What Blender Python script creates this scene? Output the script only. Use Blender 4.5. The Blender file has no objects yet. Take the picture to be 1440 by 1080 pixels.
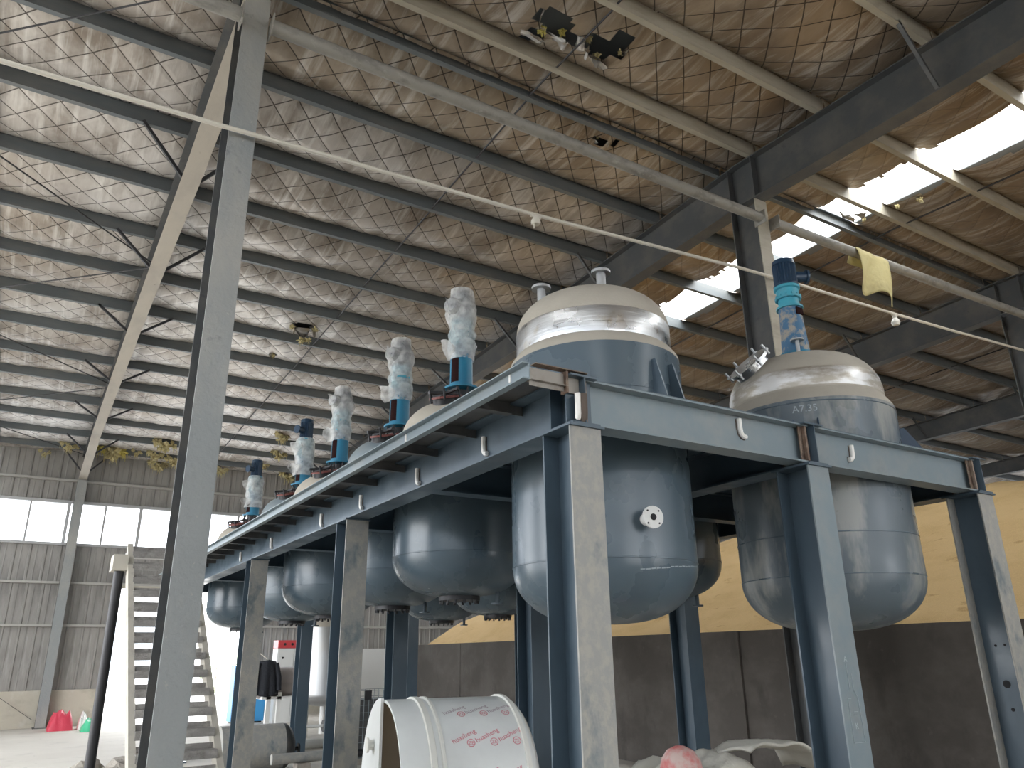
import bpy, bmesh, math, random
from math import sin, cos, pi, sqrt, atan2, radians
from mathutils import Vector, Matrix, noise
random.seed(7)
SC = bpy.context.scene
COL = SC.collection

# ------------------------------------------------------------------ camera, world, exposure
def camera():
    pitch, roll, yaw = 0.33861, -0.014818, 0.555965
    cp, sp, cy, sy = cos(pitch), sin(pitch), cos(yaw), sin(yaw)
    fwd = Vector((sy*cp, cy*cp, sp)); r0 = Vector((cy, -sy, 0)); u0 = r0.cross(fwd)
    right = cos(roll)*r0 + sin(roll)*u0
    up = -sin(roll)*r0 + cos(roll)*u0
    m = Matrix((right, up, -fwd)).transposed().to_4x4()
    m.translation = Vector((0, 0, 1.6))
    cd = bpy.data.cameras.new('camera'); co = bpy.data.objects.new('camera', cd)
    COL.objects.link(co); co.matrix_world = m
    cd.sensor_fit = 'HORIZONTAL'; cd.sensor_width = 36.0; cd.lens = 36.0*1083.2/1440.0
    cd.clip_start = 0.05; cd.clip_end = 400
    SC.camera = co
camera()
SC.view_settings.view_transform = 'Standard'; SC.view_settings.look = 'None'
SC.view_settings.gamma = 1.0; SC.view_settings.use_curve_mapping = False
SC.view_settings.exposure = 3.1
W = bpy.data.worlds.new('overcast_sky'); SC.world = W; W.use_nodes = True
wn = W.node_tree.nodes; wl = W.node_tree.links
bg = wn['Background']; bg.inputs['Color'].default_value = (0.95, 0.975, 1.0, 1); bg.inputs['Strength'].default_value = 1.0
SC.cycles.max_bounces = 8; SC.cycles.diffuse_bounces = 5; SC.cycles.glossy_bounces = 4
SC.cycles.transparent_max_bounces = 12; SC.cycles.sample_clamp_indirect = 6.0
SC.cycles.caustics_reflective = False; SC.cycles.caustics_refractive = False

def portal(name, loc, rot, sx, sy):
    l = bpy.data.lights.new(name, 'AREA'); l.shape = 'RECTANGLE'; l.size = sx; l.size_y = sy
    l.cycles.is_portal = True
    o = bpy.data.objects.new(name, l); COL.objects.link(o); o.location = loc; o.rotation_euler = rot
# daylight enters through the openings, the unseen ones placed to suit the light; the portals only tell the renderer where those are
portal('portal_window_strip', (17, 24.9, 5.27), (pi/2, 0, 0), 46, 1.1)
portal('portal_door', (4.3, 24.9, 1.75), (pi/2, 0, 0), 3.9, 3.5)
portal('portal_front_strip', (17, -12.9, 5.27), (-pi/2, 0, 0), 46, 1.1)
portal('portal_unseen_front_door_1', (3.0, -12.9, 2.1), (-pi/2, 0, 0), 5, 4.2)
portal('portal_unseen_front_door_2', (13.0, -12.9, 2.1), (-pi/2, 0, 0), 5, 4.2)
portal('portal_unseen_left_door', (-5.8, 12.25, 2.3), (0, -pi/2, 0), 4.6, 13.5)
portal('portal_left_strip', (-5.8, 6, 5.27), (0, -pi/2, 0), 1.1, 37)
portal('portal_right_strip', (41.1, 6, 5.27), (0, pi/2, 0), 1.1, 37)

# ------------------------------------------------------------------ mesh builder
class MB:
    def __init__(s):
        s.v = []; s.f = []; s.m = []; s.sm = []
    def add(s, vs, fs, mi=0, smooth=False):
        b = len(s.v); s.v += [tuple(v) for v in vs]
        for f in fs:
            s.f.append(tuple(i+b for i in f)); s.m.append(mi); s.sm.append(smooth)
        return s
    def box(s, x0, x1, y0, y1, z0, z1, mi=0):
        vs = [(x0,y0,z0),(x1,y0,z0),(x1,y1,z0),(x0,y1,z0),(x0,y0,z1),(x1,y0,z1),(x1,y1,z1),(x0,y1,z1)]
        return s.add(vs, [(0,3,2,1),(4,5,6,7),(0,1,5,4),(1,2,6,5),(2,3,7,6),(3,0,4,7)], mi)
    def prism(s, prof, p0, p1, up=(0,0,1), mi=0, smooth=False, closed=True, cap=True):
        p0 = Vector(p0); p1 = Vector(p1); d = (p1-p0).normalized(); up = Vector(up)
        a = d.cross(up).normalized(); u = a.cross(d).normalized()
        n = len(prof)
        vs = [p0 + a*x + u*y for x, y in prof] + [p1 + a*x + u*y for x, y in prof]
        k = n if closed else n-1
        fs = [(i, (i+1) % n, n+(i+1) % n, n+i) for i in range(k)]
        if cap and closed: fs += [tuple(range(n-1, -1, -1)), tuple(range(n, 2*n))]
        return s.add(vs, fs, mi, smooth)
    def bar(s, p0, p1, w, h, up=(0,0,1), mi=0):
        return s.prism([(-w/2,-h/2),(w/2,-h/2),(w/2,h/2),(-w/2,h/2)], p0, p1, up, mi)
    def tube(s, pts, r, n=10, mi=0, cap=True, radii=None):
        pts = [Vector(p) for p in pts]; N = len(pts); vs = []; fs = []
        ref = None
        for i, p in enumerate(pts):
            d = (pts[min(i+1, N-1)] - pts[max(i-1, 0)]).normalized()
            if ref is None:
                ref = Vector((0,0,1)) if abs(d.z) < .9 else Vector((1,0,0))
            a = d.cross(ref).normalized(); b = a.cross(d).normalized(); ref = b
            rr = radii[i] if radii else r
            for k in range(n):
                t = 2*pi*k/n; vs.append(p + a*rr*cos(t) + b*rr*sin(t))
        for i in range(N-1):
            for k in range(n):
                fs.append((i*n+k, i*n+(k+1) % n, (i+1)*n+(k+1) % n, (i+1)*n+k))
        s.add(vs, fs, mi, True)
        if cap:
            s.add(vs[:n], [tuple(range(n-1, -1, -1))], mi); s.add(vs[-n:], [tuple(range(n))], mi)
        return s
    def lathe(s, prof, c=(0,0,0), n=48, mi=0, M=None, smooth=True, a0=0, a1=2*pi, wob=None):
        full = abs(a1-a0-2*pi) < 1e-6; m = n if full else n+1
        vs = []
        for j, (r, z) in enumerate(prof):
            for k in range(m):
                t = a0+(a1-a0)*k/n
                rr = r*(wob(t, z) if wob else 1)
                v = Vector((rr*cos(t), rr*sin(t), z))
                if M is not None: v = M @ v
                vs.append(v + Vector(c))
        fs = []
        for j in range(len(prof)-1):
            for k in range(n):
                a, b = j*m+k, j*m+(k+1) % m
                fs.append((a, b, b+m, a+m))
        return s.add(vs, fs, mi, smooth)
    def cyl(s, p0, p1, r, n=16, mi=0, r1=None):
        p0 = Vector(p0); p1 = Vector(p1); r1 = r if r1 is None else r1
        d = (p1-p0).normalized(); ref = Vector((0,0,1)) if abs(d.z) < .9 else Vector((1,0,0))
        a = d.cross(ref).normalized(); b = a.cross(d).normalized()
        v0 = [p0+(a*cos(2*pi*k/n)+b*sin(2*pi*k/n))*r for k in range(n)]
        v1 = [p1+(a*cos(2*pi*k/n)+b*sin(2*pi*k/n))*r1 for k in range(n)]
        s.add(v0+v1, [(k, (k+1) % n, n+(k+1) % n, n+k) for k in range(n)], mi, True)
        s.add(v0, [tuple(range(n-1, -1, -1))], mi); s.add(v1, [tuple(range(n))], mi)
        return s
    def ring(s, p, d, r0, r1, t, n=24, mi=0):
        """flat annular flange: centre p, axis d, inner r0, outer r1, thickness t"""
        p = Vector(p); d = Vector(d).normalized(); ref = Vector((0,0,1)) if abs(d.z) < .9 else Vector((1,0,0))
        a = d.cross(ref).normalized(); b = a.cross(d).normalized(); vs = []
        for (r, h) in ((r0, 0), (r1, 0), (r1, t), (r0, t)):
            vs += [p+(a*cos(2*pi*k/n)+b*sin(2*pi*k/n))*r+d*h for k in range(n)]
        fs = []
        for j in range(4):
            for k in range(n):
                q = (j+1) % 4
                fs.append((j*n+k, j*n+(k+1) % n, q*n+(k+1) % n, q*n+k))
        return s.add(vs, fs, mi)
    def build(s, name, mats, parent=None, **props):
        me = bpy.data.meshes.new(name)
        off = Vector((0,0,0)); q = parent
        while q is not None: off += q.location; q = q.parent
        me.from_pydata([Vector(v)-off for v in s.v], [], s.f)
        mats = mats if isinstance(mats, (list, tuple)) else [mats]
        for m in mats: me.materials.append(m)
        me.polygons.foreach_set('material_index', s.m)
        me.polygons.foreach_set('use_smooth', s.sm)
        me.update()
        bm = bmesh.new(); bm.from_mesh(me); bmesh.ops.remove_doubles(bm, verts=bm.verts, dist=1e-5)
        bmesh.ops.recalc_face_normals(bm, faces=bm.faces); bm.to_mesh(me); bm.free()
        if any(s.sm):
            try: me.set_sharp_from_angle(angle=radians(38))
            except Exception: pass
        o = bpy.data.objects.new(name, me); COL.objects.link(o)
        if parent: o.parent = parent
        for k, v in props.items(): o[k] = v
        return o

def empty(name, loc, label=None, cat=None, group=None, kind=None):
    o = bpy.data.objects.new(name, None); COL.objects.link(o); o.location = loc; o.empty_display_size = .1
    return tag(o, label, cat, group, kind)
def tag(o, label=None, cat=None, group=None, kind=None):
    if label: o['label'] = label
    if cat: o['category'] = cat
    if group: o['group'] = group
    if kind: o['kind'] = kind
    return o
def copy_tree(o, parent=None):
    c = o.copy(); COL.objects.link(c); c.parent = parent
    for ch in list(o.children): copy_tree(ch, c)
    return c
def inst(src, name, loc, parent):
    """another piece sharing the mesh of src; loc is relative to src's own place"""
    c = src.copy(); c.name = name; COL.objects.link(c); c.parent = parent; c.location = Vector(src.location)+Vector(loc)
    return c

def ibeam(w, h, tf, tw):
    """closed I profile, flanges top and bottom"""
    a, b = w/2, h/2
    return [(-a,-b),(a,-b),(a,-b+tf),(tw/2,-b+tf),(tw/2,b-tf),(a,b-tf),(a,b),(-a,b),(-a,b-tf),(-tw/2,b-tf),(-tw/2,-b+tf),(-a,-b+tf)]

# ------------------------------------------------------------------ materials
def mat(name, base, rough=.5, metal=0., layers=(), bump=None, spec=.5, rough_noise=None, alpha=None):
    """layers: (colour, noise scale (x,y,z), lo, hi, amount[, detail]) mixed over the base in order"""
    m = bpy.data.materials.new(name); m.use_nodes = True; t = m.node_tree; N = t.nodes; L = t.links
    p = N['Principled BSDF']; p.inputs['Roughness'].default_value = rough; p.inputs['Metallic'].default_value = metal
    p.inputs['Specular IOR Level'].default_value = spec
    tc = N.new('ShaderNodeTexCoord'); cur = None
    rgb = N.new('ShaderNodeRGB'); rgb.outputs[0].default_value = (*base, 1); cur = rgb.outputs[0]
    for ly in layers:
        colr, sc, lo, hi, amt = ly[:5]; det = ly[5] if len(ly) > 5 else 5
        mp = N.new('ShaderNodeMapping'); mp.inputs['Scale'].default_value = sc; L.new(tc.outputs['Object'], mp.inputs[0])
        nz = N.new('ShaderNodeTexNoise'); nz.inputs['Scale'].default_value = 1; nz.inputs['Detail'].default_value = det
        nz.inputs['Roughness'].default_value = .62; L.new(mp.outputs[0], nz.inputs['Vector'])
        mr = N.new('ShaderNodeMapRange'); mr.inputs[1].default_value = lo; mr.inputs[2].default_value = hi; mr.inputs[4].default_value = amt
        L.new(nz.outputs['Fac'], mr.inputs[0])
        mx = N.new('ShaderNodeMix'); mx.data_type = 'RGBA'; L.new(mr.outputs[0], mx.inputs['Factor'])
        L.new(cur, mx.inputs[6]); mx.inputs[7].default_value = (*colr, 1); cur = mx.outputs[2]
    L.new(cur, p.inputs['Base Color'])
    if rough_noise:
        sc, r0, r1 = rough_noise
        nz = N.new('ShaderNodeTexNoise'); nz.inputs['Scale'].default_value = sc; nz.inputs['Detail'].default_value = 4
        L.new(tc.outputs['Object'], nz.inputs['Vector'])
        mr = N.new('ShaderNodeMapRange'); mr.inputs[1].default_value = .35; mr.inputs[2].default_value = .65
        mr.inputs[3].default_value = r0; mr.inputs[4].default_value = r1
        L.new(nz.outputs['Fac'], mr.inputs[0]); L.new(mr.outputs[0], p.inputs['Roughness'])
    if bump:
        sc, st = bump[:2]
        mp = N.new('ShaderNodeMapping'); mp.inputs['Scale'].default_value = sc if isinstance(sc, tuple) else (sc, sc, sc)
        L.new(tc.outputs['Object'], mp.inputs[0])
        nz = N.new('ShaderNodeTexNoise'); nz.inputs['Scale'].default_value = 1; nz.inputs['Detail'].default_value = 6
        L.new(mp.outputs[0], nz.inputs['Vector'])
        bp = N.new('ShaderNodeBump'); bp.inputs['Strength'].default_value = st; bp.inputs['Distance'].default_value = .02
        L.new(nz.outputs['Fac'], bp.inputs['Height']); L.new(bp.outputs[0], p.inputs['Normal'])
    return m

def foil_material(name, base, dust, amt, net=.88):
    """dirty quilted aluminium foil: wrinkles running down the slope, diamond net of dark thread"""
    m = mat(name, base, .42, .5,
            layers=[(dust, (.33,.25,.4), .36, .62, amt), ((.17,.13,.095), (1.5,.8,1.6), .46, .68, .75), ((.80,.78,.74), (9,.5,4), .50, .68, .55), ((.16,.125,.095), (5,.35,3), .60, .72, .55)],
            bump=((9,1.3,6), .35), spec=.4)
    t = m.node_tree; N = t.nodes; L = t.links; p = N['Principled BSDF']
    tc = N.new('ShaderNodeTexCoord')
    nz = N.new('ShaderNodeTexNoise'); nz.inputs['Scale'].default_value = 1.7; nz.inputs['Detail'].default_value = 2; L.new(tc.outputs['Object'], nz.inputs['Vector'])
    ds = N.new('ShaderNodeVectorMath'); ds.operation = 'SCALE'; ds.inputs['Scale'].default_value = .035; L.new(nz.outputs['Color'], ds.inputs[0])
    ad = N.new('ShaderNodeVectorMath'); ad.operation = 'ADD'; L.new(tc.outputs['Object'], ad.inputs[0]); L.new(ds.outputs[0], ad.inputs[1])
    mp = N.new('ShaderNodeMapping'); mp.vector_type = 'POINT'; mp.inputs['Rotation'].default_value = (0,0,radians(43)); mp.inputs['Scale'].default_value = (3.3,3.3,1)
    L.new(ad.outputs[0], mp.inputs[0]); sx = N.new('ShaderNodeSeparateXYZ'); L.new(mp.outputs[0], sx.inputs[0])
    ds_ = []
    for ax in ('X','Y'):
        f = N.new('ShaderNodeMath'); f.operation = 'FRACT'; L.new(sx.outputs[ax], f.inputs[0])
        a = N.new('ShaderNodeMath'); a.operation = 'SUBTRACT'; L.new(f.outputs[0], a.inputs[0]); a.inputs[1].default_value = .5
        b = N.new('ShaderNodeMath'); b.operation = 'ABSOLUTE'; L.new(a.outputs[0], b.inputs[0]); ds_.append(b)     # .5 on a thread, 0 mid-diamond
    mx = N.new('ShaderNodeMath'); mx.operation = 'MAXIMUM'; L.new(ds_[0].outputs[0], mx.inputs[0]); L.new(ds_[1].outputs[0], mx.inputs[1])
    mr = N.new('ShaderNodeMapRange'); mr.inputs[1].default_value = .470; mr.inputs[2].default_value = .484; mr.inputs[4].default_value = net; L.new(mx.outputs[0], mr.inputs[0])
    src = p.inputs['Base Color'].links[0].from_socket
    cm = N.new('ShaderNodeMix'); cm.data_type = 'RGBA'; L.new(mr.outputs[0], cm.inputs['Factor']); L.new(src, cm.inputs[6]); cm.inputs[7].default_value = (.035,.028,.022,1)
    L.new(cm.outputs[2], p.inputs['Base Color'])
    # quilting relief
    mr2 = N.new('ShaderNodeMapRange'); mr2.interpolation_type = 'SMOOTHSTEP'; mr2.inputs[1].default_value = .5; mr2.inputs[2].default_value = .30; mr2.inputs[3].default_value = 0; mr2.inputs[4].default_value = 1
    L.new(mx.outputs[0], mr2.inputs[0])
    bp0 = p.inputs['Normal'].links[0].from_node
    bp = N.new('ShaderNodeBump'); bp.inputs['Strength'].default_value = .22; bp.inputs['Distance'].default_value = .02
    L.new(mr2.outputs[0], bp.inputs['Height']); L.new(bp0.outputs[0], bp.inputs['Normal']); L.new(bp.outputs[0], p.inputs['Normal'])
    return m

def glass_material(name, tint=(.95,.97,1), refl=.08):
    m = bpy.data.materials.new(name); m.use_nodes = True; t = m.node_tree; N = t.nodes; L = t.links
    N.remove(N['Principled BSDF']); out = N['Material Output']
    a = N.new('ShaderNodeBsdfTransparent'); a.inputs[0].default_value = (*tint, 1)
    g = N.new('ShaderNodeBsdfGlossy'); g.inputs['Roughness'].default_value = .1
    x = N.new('ShaderNodeMixShader'); x.inputs[0].default_value = refl
    L.new(a.outputs[0], x.inputs[1]); L.new(g.outputs[0], x.inputs[2]); L.new(x.outputs[0], out.inputs[0]); return m
def sheet_plastic(name, col, trans=.5, rough=.3):
    m = bpy.data.materials.new(name); m.use_nodes = True; t = m.node_tree; N = t.nodes; L = t.links
    p = N['Principled BSDF']; out = N['Material Output']
    p.inputs['Base Color'].default_value = (*col, 1); p.inputs['Roughness'].default_value = rough
    a = N.new('ShaderNodeBsdfTransparent'); x = N.new('ShaderNodeMixShader')
    tc = N.new('ShaderNodeTexCoord'); nz = N.new('ShaderNodeTexNoise'); nz.inputs['Scale'].default_value = 11; nz.inputs['Detail'].default_value = 3
    L.new(tc.outputs['Object'], nz.inputs['Vector'])
    mr = N.new('ShaderNodeMapRange'); mr.inputs[1].default_value = .35; mr.inputs[2].default_value = .7; mr.inputs[3].default_value = max(0, trans-.2); mr.inputs[4].default_value = min(.95, trans+.2)
    L.new(nz.outputs['Fac'], mr.inputs[0]); L.new(mr.outputs[0], x.inputs[0])
    bp = N.new('ShaderNodeBump'); bp.inputs['Strength'].default_value = .8; bp.inputs['Distance'].default_value = .02
    L.new(nz.outputs['Fac'], bp.inputs['Height']); L.new(bp.outputs[0], p.inputs['Normal'])
    L.new(p.outputs[0], x.inputs[1]); L.new(a.outputs[0], x.inputs[2]); L.new(x.outputs[0], out.inputs[0]); return m

M = {}
M['foil'] = foil_material('foil_insulation', (.60,.57,.54), (.34,.28,.22), .7)
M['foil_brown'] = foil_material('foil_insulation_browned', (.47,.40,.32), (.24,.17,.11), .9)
M['foil_plain'] = foil_material('foil_insulation_plain', (.45,.37,.28), (.25,.17,.105), .9, .3)
M['roof'] = mat('roof_sheet', (.20,.22,.23), .55)
M['paint'] = mat('blue_grey_paint', (.060,.090,.118), .36, 0, layers=[((.088,.122,.152), (2.2,2.2,1.2), .48, .7, .6), ((.05,.07,.085), (5,5,2), .55, .75, .5)], rough_noise=(3, .28, .5))
M['paint_dusty'] = mat('dusty_paint', (.29,.29,.275), .6, 0, layers=[((.36,.34,.30), (16,16,12), .45, .6, .8, 8), ((.11,.15,.175), (4,4,2.5), .56, .68, .8)], bump=(60, .12))
M['paint_pale'] = mat('pale_grey_paint', (.18,.225,.25), .42, 0, layers=[((.25,.265,.26), (3,3,3), .45, .7, .7), ((.13,.165,.185), (3,1.2,3), .58, .72, .5)])
M['tank'] = mat('tank_paint', (.075,.108,.135), .27, 0, layers=[((.10,.137,.165), (1.6,1.6,1.0), .40, .75, .6, 2), ((.22,.23,.225), (2,2,1.2), .55, .9, .2, 2)], rough_noise=(2.4, .23, .34), spec=.55)
M['tank_dusty'] = mat('tank_paint_dusted', (.10,.128,.15), .34, 0, layers=[((.34,.34,.315), (2.6,2.6,.9), .50, .62, .75), ((.12,.16,.2), (5,5,2), .55, .7, .5)], rough_noise=(2.4, .25, .5))
M['dust_head'] = mat('dust_covered_steel', (.43,.395,.335), .8, 0, layers=[((.36,.33,.28), (3,3,3), .45, .7, .6)], bump=(40, .1), spec=.2)
M['polish'] = mat('polished_stainless', (.60,.61,.62), .24, 1., layers=[((.42,.42,.42), (1.5,1.5,14), .45, .65, .6), ((.45,.41,.34), (4,4,5), .60, .72, .7)], bump=((3,3,60), .12), rough_noise=(5, .25, .45))
M['polish_dust'] = mat('smeared_stainless', (.74,.74,.74), .45, .75, layers=[((.43,.395,.335), (3.2,3.2,10), .42, .56, .95, 7)], rough_noise=(5, .38, .6))
M['stain'] = mat('stainless_dull', (.42,.43,.44), .42, .8, layers=[((.38,.36,.33), (2,2,1), .5, .7, .6)])
M['bld'] = mat('building_steel', (.070,.074,.077), .5, 0, layers=[((.12,.112,.102), (2.5,2.5,2.5), .45, .65, .75), ((.05,.05,.055), (9,9,9), .62, .72, .6)], bump=(50, .08))
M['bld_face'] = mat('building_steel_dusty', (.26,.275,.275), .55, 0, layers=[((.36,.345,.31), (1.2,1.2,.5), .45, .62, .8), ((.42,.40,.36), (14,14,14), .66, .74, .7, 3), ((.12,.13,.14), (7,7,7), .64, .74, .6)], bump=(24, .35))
M['rafter_dust'] = mat('rafter_dusty_flange', (.42,.38,.32), .6, 0, layers=[((.33,.30,.26), (3,1.2,3), .45, .66, .7), ((.14,.13,.12), (8,8,8), .68, .76, .6)], bump=(50, .1))
M['purlin'] = mat('purlin_steel', (.13,.147,.155), .45, .1, layers=[((.19,.19,.18), (1.4,6,6), .45, .7, .7)])
M['purlin_lit_dust'] = mat('purlin_lit_dusty', (.42,.385,.31), .6, .0, layers=[((.30,.27,.21), (1.5,7,7), .45, .7, .8)])  # paler cream copy: light on the near purlins put into the colour, plus dust
M['pipe'] = mat('dusty_pipe', (.30,.285,.255), .6, .0, layers=[((.20,.19,.175), (5,9,9), .5, .65, .9), ((.44,.42,.38), (9,14,14), .6, .7, .5)])
M['conduit'] = mat('white_conduit', (.62,.58,.50), .55)
M['rod'] = mat('dark_rod', (.045,.045,.05), .6)
M['rust'] = mat('bare_rusty_weld', (.16,.105,.075), .75, .1, layers=[((.30,.24,.19), (14,14,14), .45, .65, .8), ((.07,.05,.045), (20,20,20), .55, .7, .7)])
M['rawsteel'] = mat('raw_steel_channel', (.29,.265,.235), .55, .3, layers=[((.20,.165,.135), (6,6,6), .5, .65, .8)])
M['hook'] = mat('white_hook_paint', (.82,.80,.76), .5)
M['burn'] = mat('burn_mark', (.10,.075,.06), .7)
M['corr'] = mat('corrugated_sheet', (.31,.295,.275), .5, .1, layers=[((.18,.17,.16), (3,3,.7), .42, .65, .85), ((.46,.45,.43), (8,8,.5), .58, .72, .5)])
M['girt'] = mat('girt_steel', (.40,.385,.355), .6)
M['frame'] = mat('window_frame', (.42,.42,.42), .5)
M['glass'] = glass_material('window_glass')
M['skyl'] = glass_material('skylight_sheet', (.95,.95,.93), .05)
M['floor'] = mat('concrete_floor', (.52,.485,.43), .75, 0, layers=[((.58,.55,.49), (.5,.5,.5), .45, .65, .7), ((.38,.355,.32), (1.4,1.4,1.4), .56, .7, .6), ((.22,.205,.19), (5,2,5), .64, .74, .5)], bump=(12, .15))
M['ground'] = mat('outside_concrete', (.55,.54,.52), .8, 0, layers=[((.46,.45,.42), (.4,.4,.4), .45, .65, .6)])
M['plaster'] = mat('plaster_base_wall', (.50,.46,.38), .85, 0, layers=[((.36,.33,.27), (1.6,1.6,2), .5, .68, .7), ((.60,.575,.52), (3,3,3), .55, .7, .5)], bump=(18, .15))
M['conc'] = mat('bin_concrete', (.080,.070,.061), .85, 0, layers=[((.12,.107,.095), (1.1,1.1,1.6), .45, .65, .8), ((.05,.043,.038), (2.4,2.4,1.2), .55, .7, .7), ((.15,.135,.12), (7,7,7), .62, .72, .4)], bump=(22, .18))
M['grain'] = mat('grain', (.62,.44,.225), .9, 0, layers=[((.53,.36,.17), (1.3,1.3,3), .45, .65, .7), ((.36,.22,.09), (2.2,2.2,9), .62, .69, .6), ((.68,.48,.23), (60,60,60), .5, .65, .6, 2)], bump=(90, .5), spec=.15)
M['cyan'] = mat('cyan_gearbox_paint', (.06,.34,.44), .4, 0, layers=[((.10,.25,.32), (7,7,7), .5, .66, .7)])
M['blue'] = mat('blue_stand_paint', (.018,.185,.31), .35, 0, layers=[((.04,.15,.25), (6,6,3), .5, .7, .6)])
M['blue_dust'] = mat('blue_stand_dusty', (.06,.155,.27), .6, 0, layers=[((.36,.32,.26), (11,11,9), .47, .58, .9, 7)])
M['navy'] = mat('navy_motor_paint', (.018,.045,.085), .35)
M['dark'] = mat('dark_cavity', (.012,.012,.014), .8)
M['shaft'] = mat('red_brown_shaft', (.02,.008,.008), .9, spec=.1)
M['redox'] = mat('red_oxide', (.20,.06,.05), .6, 0, layers=[((.08,.05,.05), (12,12,12), .5, .65, .7)])
M['blacksteel'] = mat('black_steel', (.03,.03,.033), .5, .3)
M['wrap'] = sheet_plastic('plastic_wrap', (.72,.72,.70), .5)
M['tarp'] = mat('pale_tarp', (.55,.53,.47), .6, 0, layers=[((.42,.40,.35), (5,5,5), .5, .68, .7)], bump=(14, .5))
M['pp'] = mat('white_plastic', (.66,.68,.67), .3, 0, layers=[((.58,.59,.58), (2,2,2), .45, .65, .6)], spec=.4)
M['pp_in'] = mat('plastic_inside', (.46,.41,.34), .55)
M['pp_ring'] = mat('plastic_band', (.62,.615,.57), .45)
M['print'] = mat('red_print', (.60,.20,.24), .6)
M['print_grey'] = mat('grey_print', (.34,.26,.30), .6)
M['chalk'] = mat('chalk', (.40,.45,.48), .9)
M['red'] = mat('red_bag', (.62,.05,.09), .45, 0, bump=(12, .5))
M['red_dust'] = mat('red_dusty', (.50,.10,.10), .55, 0, layers=[((.50,.44,.40), (6,6,6), .42, .6, .8)], bump=(25, .25))
M['green'] = mat('green_bag', (.08,.55,.30), .45, 0, bump=(12, .5))
M['whitebag'] = mat('white_bag', (.75,.75,.72), .5, 0, bump=(12, .5))
M['bluebox'] = mat('bright_blue_paint', (.05,.30,.62), .45)
M['cab'] = mat('cabinet_paint', (.68,.69,.68), .45)
M['cabred'] = mat('cabinet_red', (.60,.06,.07), .45)
M['jacket'] = mat('black_cloth', (.012,.014,.02), .8, 0, bump=(20, .6))
M['brown'] = mat('brown_grey_tank', (.24,.21,.20), .5)
M['whitesteel'] = mat('white_steel', (.72,.72,.70), .5)
M['step'] = mat('stair_plate', (.27,.255,.24), .5, .35, layers=[((.40,.38,.35), (5,5,9), .48, .64, .8), ((.14,.125,.115), (9,9,9), .56, .7, .7)], bump=(70, .4))
M['stringer'] = mat('stair_stringer', (.46,.43,.37), .6, 0, layers=[((.34,.31,.27), (6,6,3), .5, .68, .7)])
M['fibre'] = mat('glass_fibre', (.60,.53,.30), .95, 0, layers=[((.36,.29,.15), (9,9,9), .48, .64, .8)], bump=(60, .8), spec=.1)
M['fibre_y'] = mat('yellow_glass_fibre', (.62,.54,.17), .95, 0, bump=(60, .8), spec=.1)
M['cloth'] = mat('yellow_cloth', (.52,.45,.22), .85, 0, layers=[((.34,.28,.14), (4,4,4), .5, .68, .6)], bump=(18, .4))
M['flap'] = mat('torn_foil', (.46,.44,.41), .36, .6, layers=[((.22,.18,.14), (5,5,5), .5, .66, .7)], bump=(14, .8))
M['rubble'] = mat('rubble', (.33,.30,.26), .9, 0, layers=[((.20,.17,.15), (5,5,5), .5, .65, .7)], bump=(30, .6))
M['bulb'] = mat('bulb_glass', (.75,.73,.66), .2, 0)
M['leaf'] = mat('shrub_leaf', (.42,.47,.33), .7)
M['hazehill'] = mat('far_building', (.50,.55,.60), .9)

# ------------------------------------------------------------------ building frame
FX = [-5.7, .945, 7.475, 14.3, 21.0, 27.7, 34.4, 41.0]           # portal frames
RIDGE = 6.0
YN, YF = -13.0, 25.0
def zp(y): return 7.90 - .04*abs(y-RIDGE)                       # purlin underside = rafter top
PY_FAR = [6.30, 7.60, 8.93, 10.27, 11.63, 13.01, 14.40, 15.79, 17.20, 18.55, 19.95, 21.32, 22.70, 24.10]
PY_NEAR = [5.72, 4.62, 3.24, 1.86, .48, -.9]
SKY = [(-2.5, -1.65), (9.45, 10.35), (33.4, 34.3)]  # first strip is unseen, added to bring more daylight onto floor and roof
def H2(a, b): return noise.noise(Vector((a, b, 3.7)))

floor = MB().box(-14, 60, -30, YF, -.2, 0).build('floor', M['floor'], kind='structure')
gout = MB().box(-40, 90, YF, 120, -.25, -.05).build('ground_outside', M['ground'], kind='structure')
gout2 = MB().box(-90, -14, -90, YF, -.25, -.05).box(-14, 60, -90, -30, -.25, -.05).build('ground_yard', M['ground'], kind='structure')

ceiling = empty('ceiling', (0, 0, 0), kind='structure')
# roof sheeting above the blanket, open where the skylights are
mb = MB()
xs = [-6.2]
for a, b in SKY: xs += [a-.25, b+.35]
xs.append(41.2)
for i in range(0, len(xs), 2):
    for y0, y1 in ((YN, RIDGE), (RIDGE, YF+.3)):
        z0, z1 = zp(y0)+.36, zp(y1)+.36
        mb.add([(xs[i],y0,z0),(xs[i+1],y0,z0),(xs[i+1],y1,z1),(xs[i],y1,z1),(xs[i],y0,z0+.02),(xs[i+1],y0,z0+.02),(xs[i+1],y1,z1+.02),(xs[i],y1,z1+.02)],
               [(0,3,2,1),(4,5,6,7),(0,1,5,4),(1,2,6,5),(2,3,7,6),(3,0,4,7)])
mb.build('roof_sheet', M['roof'], ceiling)
for a, b in SKY:
    for y0, y1 in ((YN, RIDGE), (RIDGE, YF+.3)):
        mb = MB(); n = 12
        for k in range(n):                                       # corrugated translucent sheet
            x0, x1 = a-.25+(b-a+.6)*k/n, a-.25+(b-a+.6)*(k+1)/n
            h0, h1 = .02*(k % 2), .02*((k+1) % 2)
            mb.add([(x0,y0,zp(y0)+.37+h0),(x1,y0,zp(y0)+.37+h1),(x1,y1,zp(y1)+.37+h1),(x0,y1,zp(y1)+.37+h0)], [(0,1,2,3)])
        mb.build('skylight_sheet', M['skyl'], ceiling)

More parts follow.
